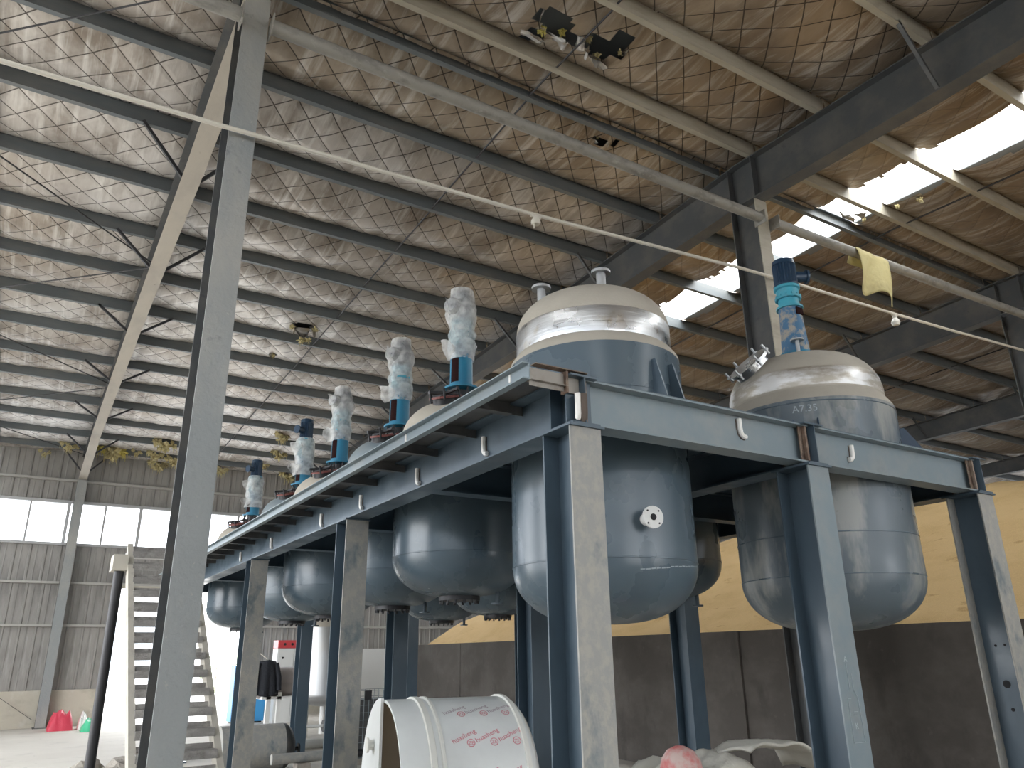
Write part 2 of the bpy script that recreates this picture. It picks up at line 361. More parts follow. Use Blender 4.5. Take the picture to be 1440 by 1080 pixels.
HOLES = [(3.80, 5.16, .22, .16), (4.05, 5.30, .30, .10), (4.50, 5.20, .24, .16), (4.60, 5.05, .14, .14), (3.74, 5.52, .10, .14), (3.82, 13.78, .22, .22), (3.65, 15.27, .10, .09), (5.50, 6.57, .10, .07), (5.68, 6.53, .05, .05)]
def in_hole(x, y):
    for hx, hy, rx, ry in HOLES:
        if ((x-hx)/rx)**2 + ((y-hy)/ry)**2 < 1 + .9*H2(x*9, y*9): return True
    for a, b in SKY:
        j = .09*H2(y*5, 1.3)+.05*H2(y*17, 8.); j2 = .09*H2(y*4, 4.3)+.05*H2(y*15, 2.)
        if YN < y < YF and a+.0+j < x < b+j2: 
            return True
    return False
def blanket(x0, x1, y0, y1, res):
    nx = max(2, int((x1-x0)/res)); ny = max(3, int((y1-y0)/(res*.75)))
    vs = []; keep = []
    for j in range(ny+1):
        for i in range(nx+1):
            x = x0+(x1-x0)*i/nx; y = y0+(y1-y0)*j/ny
            t = max(0., sin(pi*j/ny))
            sag = -.165*t**.55*(1+.35*H2(x*.5, y*.5+9)) + .03*H2(x*1.6, y*1.1)*t + .018*H2(x*4.2, y*2.2) + .008*H2(x*11, y*4)
            e = min(1, min(i, nx-i)*(x1-x0)/nx/.22)
            vs.append((x, y, zp(y)+.215+.02*(1-e)+sag))
    fs = []
    for j in range(ny):
        for i in range(nx):
            cx = x0+(x1-x0)*(i+.5)/nx; cy = y0+(y1-y0)*(j+.5)/ny
            if in_hole(cx, cy): continue
            a = j*(nx+1)+i; fs.append((a, a+1, a+nx+2, a+nx+1))
    return MB().add(vs, fs, 0, True)
rows = sorted([YN]+PY_NEAR+PY_FAR+[YF])
for bi in range(len(FX)-1):
    for r in range(len(rows)-1):
        y0, y1 = rows[r], rows[r+1]
        if bi > 4 and y1 < 3: continue
        res = .11 if bi in (1, 2) and y0 > .4 and y1 < 14 else .2
        if (bi == 2 and 1.8 < y0 < 11.5) or (bi == 1 and (4 < y0 < 6.4 or 13 < y0 < 15)): res = .075
        if y0 < -2: res = 1.2
        if bi == 0: res = max(res, .22)
        if bi >= 3: res = max(res, .2)
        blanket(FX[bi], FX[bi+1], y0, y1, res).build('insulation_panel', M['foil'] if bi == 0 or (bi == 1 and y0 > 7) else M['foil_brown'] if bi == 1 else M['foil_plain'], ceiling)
mb = MB()
mb.add([(27.7,YN,zp(YN)+.22),(41,YN,zp(YN)+.22),(41,3.24,zp(3.24)+.22),(27.7,3.24,zp(3.24)+.22)], [(0,1,2,3)])
mb.build('insulation_panel', M['foil'], ceiling)

# purlins: cold-formed C, web towards the camera, one per bay
def cprof(sgn): 
    w, h, t, l = .07*sgn, .2, .004*sgn, .02
    return [(0,0),(w,0),(w,l),(w-t,l),(w-t,.004),(t,.004),(t,h-.004),(w-t,h-.004),(w-t,h-l),(w,h-l),(w,h),(0,h)]
for bi in range(len(FX)-1):
    for y in PY_FAR+PY_NEAR:
        if bi > 3 and y < 3: continue
        sgn = -1 if y != 6.30 else 1
        yy = y if y != 6.30 else y+.05
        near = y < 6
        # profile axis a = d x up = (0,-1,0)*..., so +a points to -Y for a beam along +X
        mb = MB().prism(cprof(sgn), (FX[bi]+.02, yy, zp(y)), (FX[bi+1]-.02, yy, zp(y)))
        mb.build('purlin', M['purlin_lit_dust'] if near else M['purlin'], ceiling)
# sag rods between purlins at mid bay, roof bracing in the left bay
for bi in (0, 1, 2, 3):
    for fx in ((.36, .68) if bi == 0 else (.5,)):
        x = FX[bi]+(FX[bi+1]-FX[bi])*fx
        ys = PY_NEAR[::-1][1:]+PY_FAR
        for k in range(len(ys)-1):
            MB().cyl((x+.012*(k % 2), ys[k], zp(ys[k])+.03), (x+.012*(k % 2), ys[k+1], zp(ys[k+1])+.03), .013, 6).build('sag_rod', M['rod'], ceiling)
def rod(p, q): MB().cyl(p, q, .011, 6).build('brace_rod', M['rod'], ceiling)
for (ya, yb) in ((6.1, 12.3), (12.3, 18.2), (18.2, 24.3)):
    rod((FX[0], ya, zp(ya)-.08), (FX[1], yb, zp(yb)-.08)); rod((FX[0], yb, zp(yb)-.13), (FX[1], ya, zp(ya)-.13))

def rafter_depth(y):
    d = abs(y-RIDGE)
    if d < 2.5: return .64
    if d < 8.5: return .64-.24*(d-2.5)/6
    if d < 15.3: return .40-.08*(d-8.5)/6.8
    return .32+.36*(d-15.3)/3.6
def rafter(x, label, mw, mf, near=True):
    r = empty('steel_rafter', (x, RIDGE, zp(RIDGE)-.64), label, 'roof beam', kind='thing')
    ys = [y for y in ([-8, -4, 0] if near else [])]+[3.5, 6.0, 8.5, 11.5, 14.5, 18, 21.3, 24.75]
    w, tf, tw = .215, .016, .012
    for part, a, b in (('web', None, None), ('bottom_flange', 1, 0), ('top_flange', 0, 1)):
        mb = MB()
        for k in range(len(ys)-1):
            y0, y1 = ys[k], ys[k+1]
            for (ya, yb) in ((y0, y1),):
                t0, t1 = zp(ya)-.002, zp(yb)-.002; b0, b1 = zp(ya)-rafter_depth(ya), zp(yb)-rafter_depth(yb)
                if part == 'web': zs = (b0+tf, b1+tf, t0-tf, t1-tf); hw = tw/2
                elif part == 'bottom_flange': zs = (b0, b1, b0+tf, b1+tf); hw = w/2
                else: zs = (t0-tf, t1-tf, t0, t1); hw = w/2
                mb.add([(x-hw,ya,zs[0]),(x+hw,ya,zs[0]),(x+hw,yb,zs[1]),(x-hw,yb,zs[1]),(x-hw,ya,zs[2]),(x+hw,ya,zs[2]),(x+hw,yb,zs[3]),(x-hw,yb,zs[3])],
                       [(0,3,2,1),(4,5,6,7),(0,1,5,4),(1,2,6,5),(2,3,7,6),(3,0,4,7)])
        mb.build(part, mf if part == 'bottom_flange' else mw, r)
    for y in (5.74, 6.15, 22.0) + ((2.0,) if near else ()):
        MB().box(x-.1, x+.1, y-.007, y+.007, zp(y)-rafter_depth(y)+.016, zp(y)-.018).build('stiffener', mw, r)
    py = [8.93, 11.63, 14.40, 17.20, 19.95, 22.70, 24.10] + ([3.24] if near else [])
    for y in py:
        for s in (-1, 1):
            if x < 0 and s < 0: continue
            MB().bar((x+s*.10, y+.02, zp(y)-rafter_depth(y)+.03), (x+s*.62, y+.02, zp(y)+.03), .04, .04).build('knee_brace', M['rod'] if x < 3 else mw, r)
    return r
rafter(FX[1], 'pale tapered roof beam running from the left column to the far wall', M['bld'], M['rafter_dust'])
rafter(FX[2], 'dark spotted roof beam passing over the centre column behind the big tank tops', M['bld'], M['bld'])
rafter(FX[3], 'dark roof beam meeting the column at the right edge behind the cloth', M['bld'], M['bld'])
rafter(FX[4], 'short dark roof beam seen just right of the mixer tank shoulder', M['bld'], M['bld'], False)
rafter(FX[5], 'dark roof beam seen directly above the rightmost platform column head', M['bld'], M['bld'], False)
rafter(FX[6], 'farthest dark roof beam at the right edge crossing the distant skylight', M['bld'], M['bld'], False)

def column(x, yf, d, label, mf, mw, w=.215, top=None, name='steel_column'):
    top = top or zp(yf)-.655
    c = empty(name, (x, yf+d/2, 0), label, 'column', kind='thing')
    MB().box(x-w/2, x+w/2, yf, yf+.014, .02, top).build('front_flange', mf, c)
    MB().box(x-w/2, x+w/2, yf+d-.014, yf+d, .02, top).build('rear_flange', mw, c)
    MB().box(x-.005, x+.005, yf+.014, yf+d-.014, .02, top).build('web', mw, c)
    MB().box(x-w/2-.05, x+w/2+.05, yf-.05, yf+d+.05, 0, .02).build('base_plate', mw, c)
    return c
column(FX[1], 5.74, .42, 'tall grey building column with blistered paint standing in front of the platform', M['bld_face'], M['bld'])
column(FX[2], 5.74, .42, 'dark building column with dusty front flange standing behind the two front tanks', M['purlin_lit_dust'], M['bld'])
column(FX[3], 5.74, .42, 'building column at the right edge where the strut pipe and cable end', M['bld_face'], M['bld'])
# wall column: tapers with the haunch above
column(FX[1], 24.62, .30, 'slim grey wall column standing between the strip window panes on the far wall', M['bld_face'], M['bld'], w=.24, top=6.45, name='wall_column')

# ------------------------------------------------------------------ far wall
wall = empty('wall_back', (0, YF, 0), kind='structure')
DX0, DX1, DZ = 2.30, 6.25, 3.55
def corr_panel(wd, z0, z1):
    """one corrugated strip: a flat pan and a raised rib"""
    x0 = 0; xs_ = [(0,0),(.02,-.022),(.06,-.022),(.08,0),(wd*.5,0),(wd*.5+.01,-.008),(wd*.5+.03,-.008),(wd*.5+.04,0),(wd,0)]
    vs = []; 
    for x, y in xs_: vs += [(x, YF+.06+y, z0), (x, YF+.06+y, z1)]
    fs = [(2*i, 2*i+2, 2*i+3, 2*i+1) for i in range(len(xs_)-1)]
    return MB().add(vs, fs)
WD = .36
tiers = [(.90, 2.53), (2.53, 3.65), (3.65, 4.70), (5.84, 7.42)]
nleft = int((DX0+2.2)/WD)
def strips(z0, z1, xa, xb):
    n = max(1, round((xb-xa)/WD)); wd = (xb-xa)/n
    src = corr_panel(wd, z0, z1).build('wall_panel', M['corr'], wall); src.location.x = xa
    for k in range(1, n):
        c = src.copy(); COL.objects.link(c); c.parent = wall; c.location = (xa+wd*k, 0, 0)
for z0, z1 in tiers:
    if z0 < 3: strips(z0, z1, -2.2, DX0)
    else: strips(z0, z1, -2.2, 14.0)
strips(.90, 3.65, DX1+.08, 9.5); strips(1.87, 3.65, 9.5, 16.5)
# the stretches out of sight are closed by plain sheet
mb = MB()
for z0, z1 in ((0, 4.70), (5.84, 7.42)): mb.box(-6.2, -2.2, YF+.05, YF+.07, z0, z1)
mb.box(16.5, 41.2, YF+.05, YF+.07, 0, 4.70); mb.box(14.0, 41.2, YF+.05, YF+.07, 5.84, 7.42); mb.box(14.0, 16.5, YF+.05, YF+.07, 3.65, 4.7)
mb.build('plain_sheet', M['corr'], wall)
MB().box(-2.2, DX0-.08, YF-.0, YF+.2, 0, .90).build('plaster_base', M['plaster'], wall)
MB().box(DX1+.08, 9.5, YF-.0, YF+.2, 0, .90).build('plaster_base', M['plaster'], wall)
MB().box(9.5, 16.5, YF-.0, YF+.2, 0, 1.87).build('plaster_base', M['whitesteel'], wall)
for z in (2.53, 3.65, 6.47):
    xs2 = [(-6, .82), (1.07, DX0 if z < 3 else 16.5)] + ([(DX1, 16.5)] if z < 3 else [])
    for a, b in xs2:
        MB().box(a, b, YF-.10, YF+.03, z-.03, z+.03).build('girt', M['girt'], wall)
MB().bar((-.2, YF-.15, .86), (.75, YF-.15, .2), .012, .012).build('brace_rod', M['rod'], wall)
win = empty('window_1', (0, YF, 4.7), kind='structure')
MB().box(-6, 41, YF-.06, YF+.08, 4.66, 4.73).box(-6, 41, YF-.06, YF+.08, 5.82, 5.90).build('window_frame', M['frame'], win)
x = -2.05; k = 0
while x < 14.2:
    w2 = .085 if k % 2 else .055
    MB().box(x-w2/2, x+w2/2, YF-.03, YF+.05, 4.73, 5.82).build('mullion', M['frame'], win)
    MB().box(x+w2/2, x+.93, YF+.005, YF+.011, 4.73, 5.82).build('pane', M['glass'], win)
    x += .93; k += 1
MB().box(x, 41, YF+.005, YF+.011, 4.73, 5.82).box(-6, -2.05, YF+.005, YF+.011, 4.73, 5.82).build('pane', M['glass'], win)
door = empty('door_1', (4.3, YF, 0), kind='structure')
MB().box(DX0-.08, DX0, YF-.04, YF+.22, 0, DZ).box(DX1, DX1+.08, YF-.04, YF+.22, 0, DZ).box(DX0-.08, DX1+.08, YF-.04, YF+.22, DZ, DZ+.1).build('door_frame', M['plaster'], door)

# remaining outer walls (out of frame): the same sheeting; strip windows and doorways guessed to light the tanks
ZA, ZB = 4.70, 5.84
MB().box(-6.2, .5, YN-.1, YN, 0, ZA).box(5.5, 10.5, YN-.1, YN, 0, ZA).box(15.5, 41.2, YN-.1, YN, 0, ZA).box(.5, 5.5, YN-.1, YN, 4.2, ZA).box(10.5, 15.5, YN-.1, YN, 4.2, ZA).box(-6.2, 41.2, YN-.1, YN, ZB, 7.5).build('wall_front', M['corr'], kind='structure')
MB().box(-5.95, -5.85, YN, 5.5, 0, ZA).box(-5.95, -5.85, 19, YF, 0, ZA).box(-5.95, -5.85, 5.5, 19, 4.6, ZA).box(-5.95, -5.85, YN, YF, ZB, 8.2).build('wall_left', M['corr'], kind='structure')
MB().box(41.2, 41.3, YN, YF, 0, ZA).box(41.2, 41.3, YN, YF, ZB, 8.2).build('wall_right', M['corr'], kind='structure')
for nm, bx in (('window_2', (-6.2, 41.2, YN-.05, YN-.04, ZA, ZB)), ('window_3', (-5.90, -5.89, YN, YF, ZA, ZB)), ('window_4', (41.25, 41.26, YN, YF, ZA, ZB))):
    MB().box(*bx).build(nm, M['glass'], kind='structure')

# ------------------------------------------------------------------ concrete grain bin and the grain in it
binw = empty('wall_bin', (8.6, 12, 0), kind='structure')
BX = 8.6
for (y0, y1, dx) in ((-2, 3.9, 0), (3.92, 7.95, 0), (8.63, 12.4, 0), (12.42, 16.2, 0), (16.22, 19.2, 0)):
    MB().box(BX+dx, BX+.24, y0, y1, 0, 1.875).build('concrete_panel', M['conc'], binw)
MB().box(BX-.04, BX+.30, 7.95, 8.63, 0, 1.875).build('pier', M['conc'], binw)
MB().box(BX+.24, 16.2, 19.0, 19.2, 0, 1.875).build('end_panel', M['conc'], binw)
mb = MB(); nx, ny = 70, 90; vs = []
def heap(x, y):
    u = (x-8.84); base = 1.72+.64*u
    ridge = 4.45-.11*abs(y-8)+.25*H2(x*.3, y*.25)
    if y > 12: base -= 0.0
    end = 1.72+.60*max(0, 21.2-y)
    far = 1.5+.55*max(0, 19.5-x)
    h = min(base, ridge, end if y > 10 else 99, far)
    k = .35                                                       # soft minimum
    vals = [base, ridge, end, far]
    h = -k*math.log(sum(math.exp(-v/k) for v in vals))
    return max(.02, h+.05*H2(x*1.3, y*1.3)+.02*H2(x*4, y*4))
for j in range(ny+1):
    for i in range(nx+1):
        x = 8.84+11.2*i/nx; y = -2+20.98*j/ny
        vs.append((x, y, heap(x, y)))
fs = [(j*(nx+1)+i, j*(nx+1)+i+1, (j+1)*(nx+1)+i+1, (j+1)*(nx+1)+i) for j in range(ny) for i in range(nx)]
b0 = len(vs)
mb.add(vs, fs, 0, True)
tag(mb.build('grain_heap', M['grain']), 'large golden heap of loose grain piled behind the dark concrete bin wall', 'grain', kind='stuff')

# ------------------------------------------------------------------ platform
plat = empty('steel_platform', (4.7, 3.4, 0), 'blue-grey welded steel platform on H columns that carries all the tanks', 'platform')
PX = [2.605, 4.65, 6.815]; PYR = [3.40, 7.0, 10.55, 14.85]
CT = 2.845; BT = 3.145; PEND = 16.7
cw, cd_ = .22, .28
for ix, x in enumerate(PX):
    for iy, y in enumerate(PYR):
        c = None
        mb = MB().box(x-.005, x+.005, y+.012, y+cd_-.012, .02, CT-.015)
        c = mb.build('platform_column', M['paint'], plat)
        fm = M['paint_dusty'] if (ix == 0 or (ix, iy) == (2, 0)) else (M['paint_pale'] if (ix, iy) == (1, 0) else M['paint'])
        MB().box(x-cw/2, x+cw/2, y, y+.012, .02, CT-.015).build('front_flange', fm, c)
        MB().box(x-cw/2, x+cw/2, y+cd_-.012, y+cd_, .02, CT-.015).build('rear_flange', M['paint_dusty'] if (ix, iy) == (2, 0) else M['paint'], c)
        MB().box(x-.125, x+.125, y-.02, y+cd_+.03, CT-.015, CT).build('cap_plate', M['paint'], c)
        MB().box(x-.16, x+.16, y-.06, y+cd_+.06, 0, .02).build('base_plate', M['paint'], c)
for x in PX:
    mb = MB().prism(ibeam(.20, BT-CT, .012, .008), (x, 3.385, (CT+BT)/2), (x, PEND, (CT+BT)/2))
    b = mb.build('long_beam', M['paint'], plat)
    for y in (3.46, 3.62):
        MB().box(x-.09, x+.09, y-.004, y+.004, CT+.012, BT-.012).build('weld_stiffener', M['rust'] if x > 3 else M['paint'], b)
cb = [o for o in plat.children if o.name.startswith('platform_column')][8]
for yy, zz, rr in ((3.549, 1.328, .030), (3.542, 1.14, .014), (3.574, 1.619, .010), (3.50, 1.623, .010)):
    MB().cyl((PX[2]-.006, yy, zz), (PX[2]-.0085, yy, zz), rr, 16).build('bolt_hole', M['dark'], cb)
cells_y = [3.50, 5.60, 7.72, 9.55, 11.55, 14.0, PEND-.1]
def crossbeam(x0, x1, y, h=.28, w=.15, m=None):
    zt = BT-.006
    b = MB().prism(ibeam(w, h, .011, .008), (x0, y, zt-h/2), (x1, y, zt-h/2)).build('cross_beam', m or M['paint_pale'], plat)
    return b
for i in (0, 1):
    for k, y in enumerate(cells_y):
        b = crossbeam(PX[i]+.006, PX[i+1]-.006, y, m=M['paint_pale'] if k == 0 else M['paint'])
        if k == 0:
            for xx in (PX[i]+.02, PX[i+1]-.06):
                MB().box(xx, xx+.02, y-.075, y-.05, BT-.27, BT-.02).build('weld_bead', M['rust'], b)
# deck plates, each with a round opening for its tank
LX, RX = 3.63, 5.88
LY = [4.59, 6.87, 8.50, 10.65, 12.40, 15.65]
RY = [4.34, 6.47, 8.20, 9.95, 11.75]
def deck(x0, x1, y0, y1, cx, cy, r):
    n = 48; vs = []
    for k in range(n):
        t = 2*pi*k/n; c_, s_ = cos(t), sin(t)
        sx = ((x1-cx) if c_ > 0 else (cx-x0))/max(abs(c_), 1e-6); sy = ((y1-cy) if s_ > 0 else (cy-y0))/max(abs(s_), 1e-6)
        q = min(sx, sy)
        for z in (BT, BT+.008):
            vs.append((cx+r*c_, cy+r*s_, z)); vs.append((cx+q*c_, cy+q*s_, z))
    fs = []
    for k in range(n):
        a = 4*k; b = 4*((k+1) % n)
        fs += [(a, b, b+1, a+1), (a+2, a+3, b+3, b+2), (a+1, b+1, b+3, a+3), (a, a+2, b+2, b)]
    MB().add(vs, fs).build('deck_plate', M['paint'], plat)
def bounds(Y):
    e = [3.44]+[(Y[i]+Y[i+1])/2 for i in range(len(Y)-1)]+[PEND]
    return e
e = bounds(LY)
e[4+1] = 14.0
for i, y in enumerate(LY): deck(PX[0], PX[1]-.003, e[i]+.003, e[i+1]-.003, LX, y, .70 if i == 0 else .69)
e = bounds(RY)
for i, y in enumerate(RY): deck(PX[1]+.003, PX[2], e[i]+.003, (e[i+1] if i < 4 else PEND)-.003, RX, y, .75 if i == 0 else .69)
# cantilevered walkway along the left side
CX = 2.245
MB().prism([(0,0),(.05,0),(.05,.007),(.007,.007),(.007,.093),(.05,.093),(.05,.1),(0,.1)], (CX, PEND, 3.068), (CX, 3.42, 3.068)).build('walkway_edge_channel', M['paint_pale'], plat)
y = 3.44; k = 0
while y < PEND:
    MB().box(CX+.008, PX[0]-.10, y-.03, y+.03, 3.068, 3.072).box(CX+.008, PX[0]-.006, y-.003, y+.003, 3.04 if k == 0 else 3.072, 3.148).build('walkway_bracket', M['rawsteel'] if k == 0 else M['bld'], plat)
    if k == 0:
        MB().box(CX+.03, PX[0]+.04, y-.035, y+.02, 3.166, 3.172).build('bracket_top_plate', M['rust'], plat)
        MB().box(PX[0]-.115, PX[0]-.10, y-.03, y+.03, 3.03, 3.16).build('end_plate', M['rust'], plat)
    y += .62; k += 1
MB().box(CX+.05, PX[0]-.02, 3.48, PEND, 3.15, 3.158).build('walkway_plate', M['bld'], plat)
# bent lifting hooks welded on the webs
def hook(p, right, h, bend, face):
    p = Vector(p); r_ = Vector(right); f = Vector(face)
    pts = [p, p+Vector((0,0,-h*.5)), p+Vector((0,0,-h*.82))+r_*bend*.1, p+Vector((0,0,-h*.97))+r_*bend*.45, p+Vector((0,0,-h))+r_*bend]
    q = MB().tube([v+f*.016 for v in pts], .0175, 8).build('hook', M['hook'], plat)
    mb = MB().tube([v-f*.019 for v in pts], .024, 8, radii=[.028]*5); mb.build('burn_mark', M['burn'], q)
hook((3.985, 3.50-.004, 3.105), (1,0,0), .125, .05, (0,-1,0))
hook((5.19, 3.50-.004, 3.07), (-1,0,0), .115, .05, (0,-1,0))
for y in (4.55, 5.65, 6.9, 8.05, 10.0, 11.6): hook((PX[0]-.004, y, 3.05), (0,-1,0), .13, .05, (-1,0,0))
hook((PX[0]-.03, 3.40, 3.03), (0,1,0), .15, .01, (-1,0,0))
for y, h in ((3.62, .05), (5.1, .07)):
    MB().tube([(CX-.006, y, 3.155), (CX-.006, y, 3.155-h)], .011, 8).build('hook', M['hook'], plat)

# ------------------------------------------------------------------ tanks
def ellip(r, z0, z1, n=14, p=.72):
    """torispherical-looking dome from the rim (r,z0) to the pole (0,z1)"""
    out = []
    for k in range(n+1):
        t = (pi/2)*k/n
        out.append((r*(cos(t)**p if k < n else 0)+1e-4, z0+(z1-z0)*sin(t)**1.0))
    return out
def weld_ring(mb, r, z, c, t=.007, mi=0):
    mb.lathe([(r-.002, z-t), (r+t*.55, z-t*.4), (r+t*.55, z+t*.4), (r-.002, z+t)], c, 64, mi)
def seams(tank, r, zs, c):
    for z in zs:
        mb = MB(); weld_ring(mb, r, z, c); mb.build('weld_seam', M['tank'], tank)
def nozzle(tank, base, d, r, length, fr, ft=.018, name='nozzle', m='stain', bolts=6):
    b = Vector(base); d = Vector(d).normalized()
    o = MB().cyl(b-d*.03, b+d*length, r, 16).build(name, M[m], tank)
    mb = MB().ring(b+d*(length-ft*.2), d, r*.55, fr, ft, 24)
    mb.build('flange', M[m], o)
    mb = MB()
    ref = Vector((0,0,1)) if abs(d.z) < .9 else Vector((1,0,0)); a = d.cross(ref).normalized(); c = a.cross(d)
    for k in range(bolts):
        t = 2*pi*(k+.5)/bolts; q = b+d*(length+ft*.8)+(a*cos(t)+c*sin(t))*(fr*.78)
        mb.cyl(q-d*.004, q+d*.003, fr*.085, 8)
    mb.build('bolt_hole', M['dark'], o, kind='stuff')
    MB().cyl(b+d*(length+ft*.7), b+d*(length+ft*.8+.001), r*.56, 16).build('bore', M['dark'], o)
    return o
def lugs(tank, c, r, z0, z1, angs, m):
    for an in angs:
        t = radians(an); e = Vector((cos(t), sin(t), 0)); n_ = Vector((-sin(t), cos(t), 0)); c0 = Vector((c[0], c[1], 0))
        mb = MB()
        for s in (-1, 1):
            o_ = c0+n_*(.095*s)
            p = [o_+e*(r-.02)+Vector((0,0,z0)), o_+e*(r+.14)+Vector((0,0,z0)), o_+e*(r+.14)+Vector((0,0,z0+.05)), o_+e*(r+.03)+Vector((0,0,z1)), o_+e*(r-.02)+Vector((0,0,z1))]
            q = [v+n_*.012 for v in p]
            mb.add(p+q, [(0,1,2,3,4), (9,8,7,6,5)]+[(i, (i+1) % 5, 5+(i+1) % 5, 5+i) for i in range(5)])
        a_ = [c0+e*(r-.02)+n_*.1, c0+e*(r+.15)+n_*.1, c0+e*(r+.15)-n_*.1, c0+e*(r-.02)-n_*.1]
        mb.add([v+Vector((0,0,z0-.012)) for v in a_]+[v+Vector((0,0,z0)) for v in a_], [(0,3,2,1),(4,5,6,7),(0,1,5,4),(1,2,6,5),(2,3,7,6),(3,0,4,7)])
        mb.build('support_lug', m, tank)
def motor(tank, c, z0, z1, r, side, m='navy'):
    """vertical finned electric motor with a terminal box on one side"""
    x, y = c; h = z1-z0
    n = 48
    o = MB().lathe([(r*.80, z0), (r*.80, z0+h*.80)], (x, y, 0), n, 0, None, False, wob=lambda t, z: 1.0 + (.14 if int(round(t/(2*pi)*n)) % 2 else 0)).build('motor', M[m], tank)
    MB().lathe([(0, z1), (r*.55, z1-.005), (r*.86, z1-h*.06), (r*.92, z1-h*.22), (r*.84, z1-h*.22)], (x, y, 0), 28).build('fan_cowl', M[m], o)
    MB().lathe([(0, z0-.001), (r*1.0, z0), (r*1.0, z0+h*.06), (r*.8, z0+h*.07)], (x, y, 0), 28).build('end_shield', M[m], o)
    s = Vector(side).normalized(); b = Vector((x, y, z0+h*.38))
    MB().cyl(b+s*r*.7, b+s*r*1.75, r*.46, 14).ring(b+s*r*1.68, s, 0.005, r*.60, .02, 16).build('terminal_box', M[m], o)
    return o

# --- front left tank (closed, no mixer)
c = (LX, LY[0]); zb = 1.80
t1 = empty('reactor_tank', (c[0], c[1], zb), 'tall jacketed tank without mixer at the platform corner, bright stainless band under its domed top', 'tank', 'reactor tanks on the platform')
R = .676
MB().lathe([(R, 2.2), (R, 3.74)], (*c, 0), 72).build('jacket', M['tank'], t1)
MB().lathe([(r, z) for r, z in ellip(R, 2.2, zb)], (*c, 0), 72).build('bottom_head', M['tank'], t1)
seams(t1, R, (2.2, 3.40), (*c, 0))
MB().lathe([(R, 3.74), (R-.006, 3.775), (.63, 3.83), (.618, 3.84)], (*c, 0), 72).build('dusty_shoulder', M['dust_head'], t1)
MB().lathe([(.618, 3.84), (.620, 3.85), (.620, 4.04), (.618, 4.045)], (*c, 0), 72).build('stainless_band', M['polish'], t1)
MB().lathe([(r, z) for r, z in ellip(.618, 4.045, 4.37, p=.68)], (*c, 0), 72).build('top_head', M['dust_head'], t1)
nozzle(t1, (3.70, 4.52, 4.36), (0,0,1), .040, .25, .082, .022, 'top_nozzle')
nozzle(t1, (3.27, 4.78, 4.28), (0,0,1), .036, .19, .08, .022, 'top_nozzle')
an = radians(-103); d = Vector((cos(an), sin(an), 0))
nozzle(t1, Vector((c[0], c[1], 2.445))+d*(R-.01), d, .04, .11, .074, .018, 'side_nozzle', 'whitesteel', 4)
lugs(t1, c, R, BT+.02, 3.62, (-82, 8, 98, 188), M['paint'])

mb = MB()
for k in range(16):
    a0, a1 = radians(-108+3.4*k), radians(-108+3.4*k+2.9); z0 = 2.115+.0035*k+.006*H2(k*1.7, 3); rr = R+.003
    mb.add([(c[0]+rr*cos(a)*q, c[1]+rr*sin(a)*q, z) for a, z, q in ((a0, z0, .995), (a1, z0+.003, .995), (a1, z0+.010+.006*H2(k*2.3, 1), .997), (a0, z0+.008, .997))], [(0,1,2,3)])
tag(mb.build('white_scrape', M['chalk'], t1), kind='stuff')
# --- front right tank with a bare mixer
c = (RX, RY[0]); zb = 1.75; R = .735
t2 = empty('reactor_tank', (c[0], c[1], zb), 'dust-streaked tank with chalk marks and a bare navy and cyan mixer on top', 'tank', 'reactor tanks on the platform')
MB().lathe([(R, 2.16), (R, 3.59)], (*c, 0), 72).build('jacket', M['tank_dusty'], t2)
MB().lathe([(r, z) for r, z in ellip(R, 2.16, zb)], (*c, 0), 72).build('bottom_head', M['tank_dusty'], t2)
seams(t2, R, (2.16, 2.48, 3.56), (*c, 0))
MB().lathe([(R, 3.59), (R-.01, 3.62), (.685, 3.68), (.672, 3.70)], (*c, 0), 72).build('dusty_shoulder', M['dust_head'], t2)
MB().lathe([(.672, 3.70), (.672, 3.72)], (*c, 0), 72).build('head_skirt', M['dust_head'], t2)
prof = [(.672, 3.72)]+ellip(.672, 3.76, 4.165, n=28, p=.6)
cut = min(range(len(prof)), key=lambda q: abs(prof[q][1]-3.885))
MB().lathe(prof[:cut+1], (*c, 0), 72).build('stainless_band', M['polish_dust'], t2)
MB().lathe(prof[cut:], (*c, 0), 72).build('top_head', M['dust_head'], t2)
mx, my = c[0]-.02, c[1]
MB().lathe([(0,4.10),(.13,4.10),(.13,4.20),(.155,4.205),(.155,4.235),(.13,4.24)], (mx,my,0), 32).build('mount_flange', M['blue'], t2)
st = MB().lathe([(.128,4.238),(.105,4.62),(.105,4.70)], (mx,my,0), 32).build('mixer_stand', M['blue_dust'], t2)
MB().box(mx-.045, mx+.045, my-.112, my-.10, 4.615, 4.685).build('opening', M['shaft'], st)
gb = MB().lathe([(.105,4.70),(.125,4.70),(.125,4.72),(.10,4.73),(.095,4.80),(.12,4.805),(.12,4.825),(.104,4.83),(.104,4.90),(.122,4.91),(.122,4.935),(.1,4.94),(0,4.94)], (mx,my,0), 32).build('gearbox', M['cyan'], t2)
mb = MB()
for k in range(12):
    t = 2*pi*k/12; mb.box(mx+.112*cos(t)-.008, mx+.112*cos(t)+.008, my+.112*sin(t)-.008, my+.112*sin(t)+.008, 4.80, 4.845)
mb.build('bolt', M['cyan'], gb, kind='stuff')
motor(t2, (mx, my), 4.94, 5.235, .12, (.85,-.52,0))
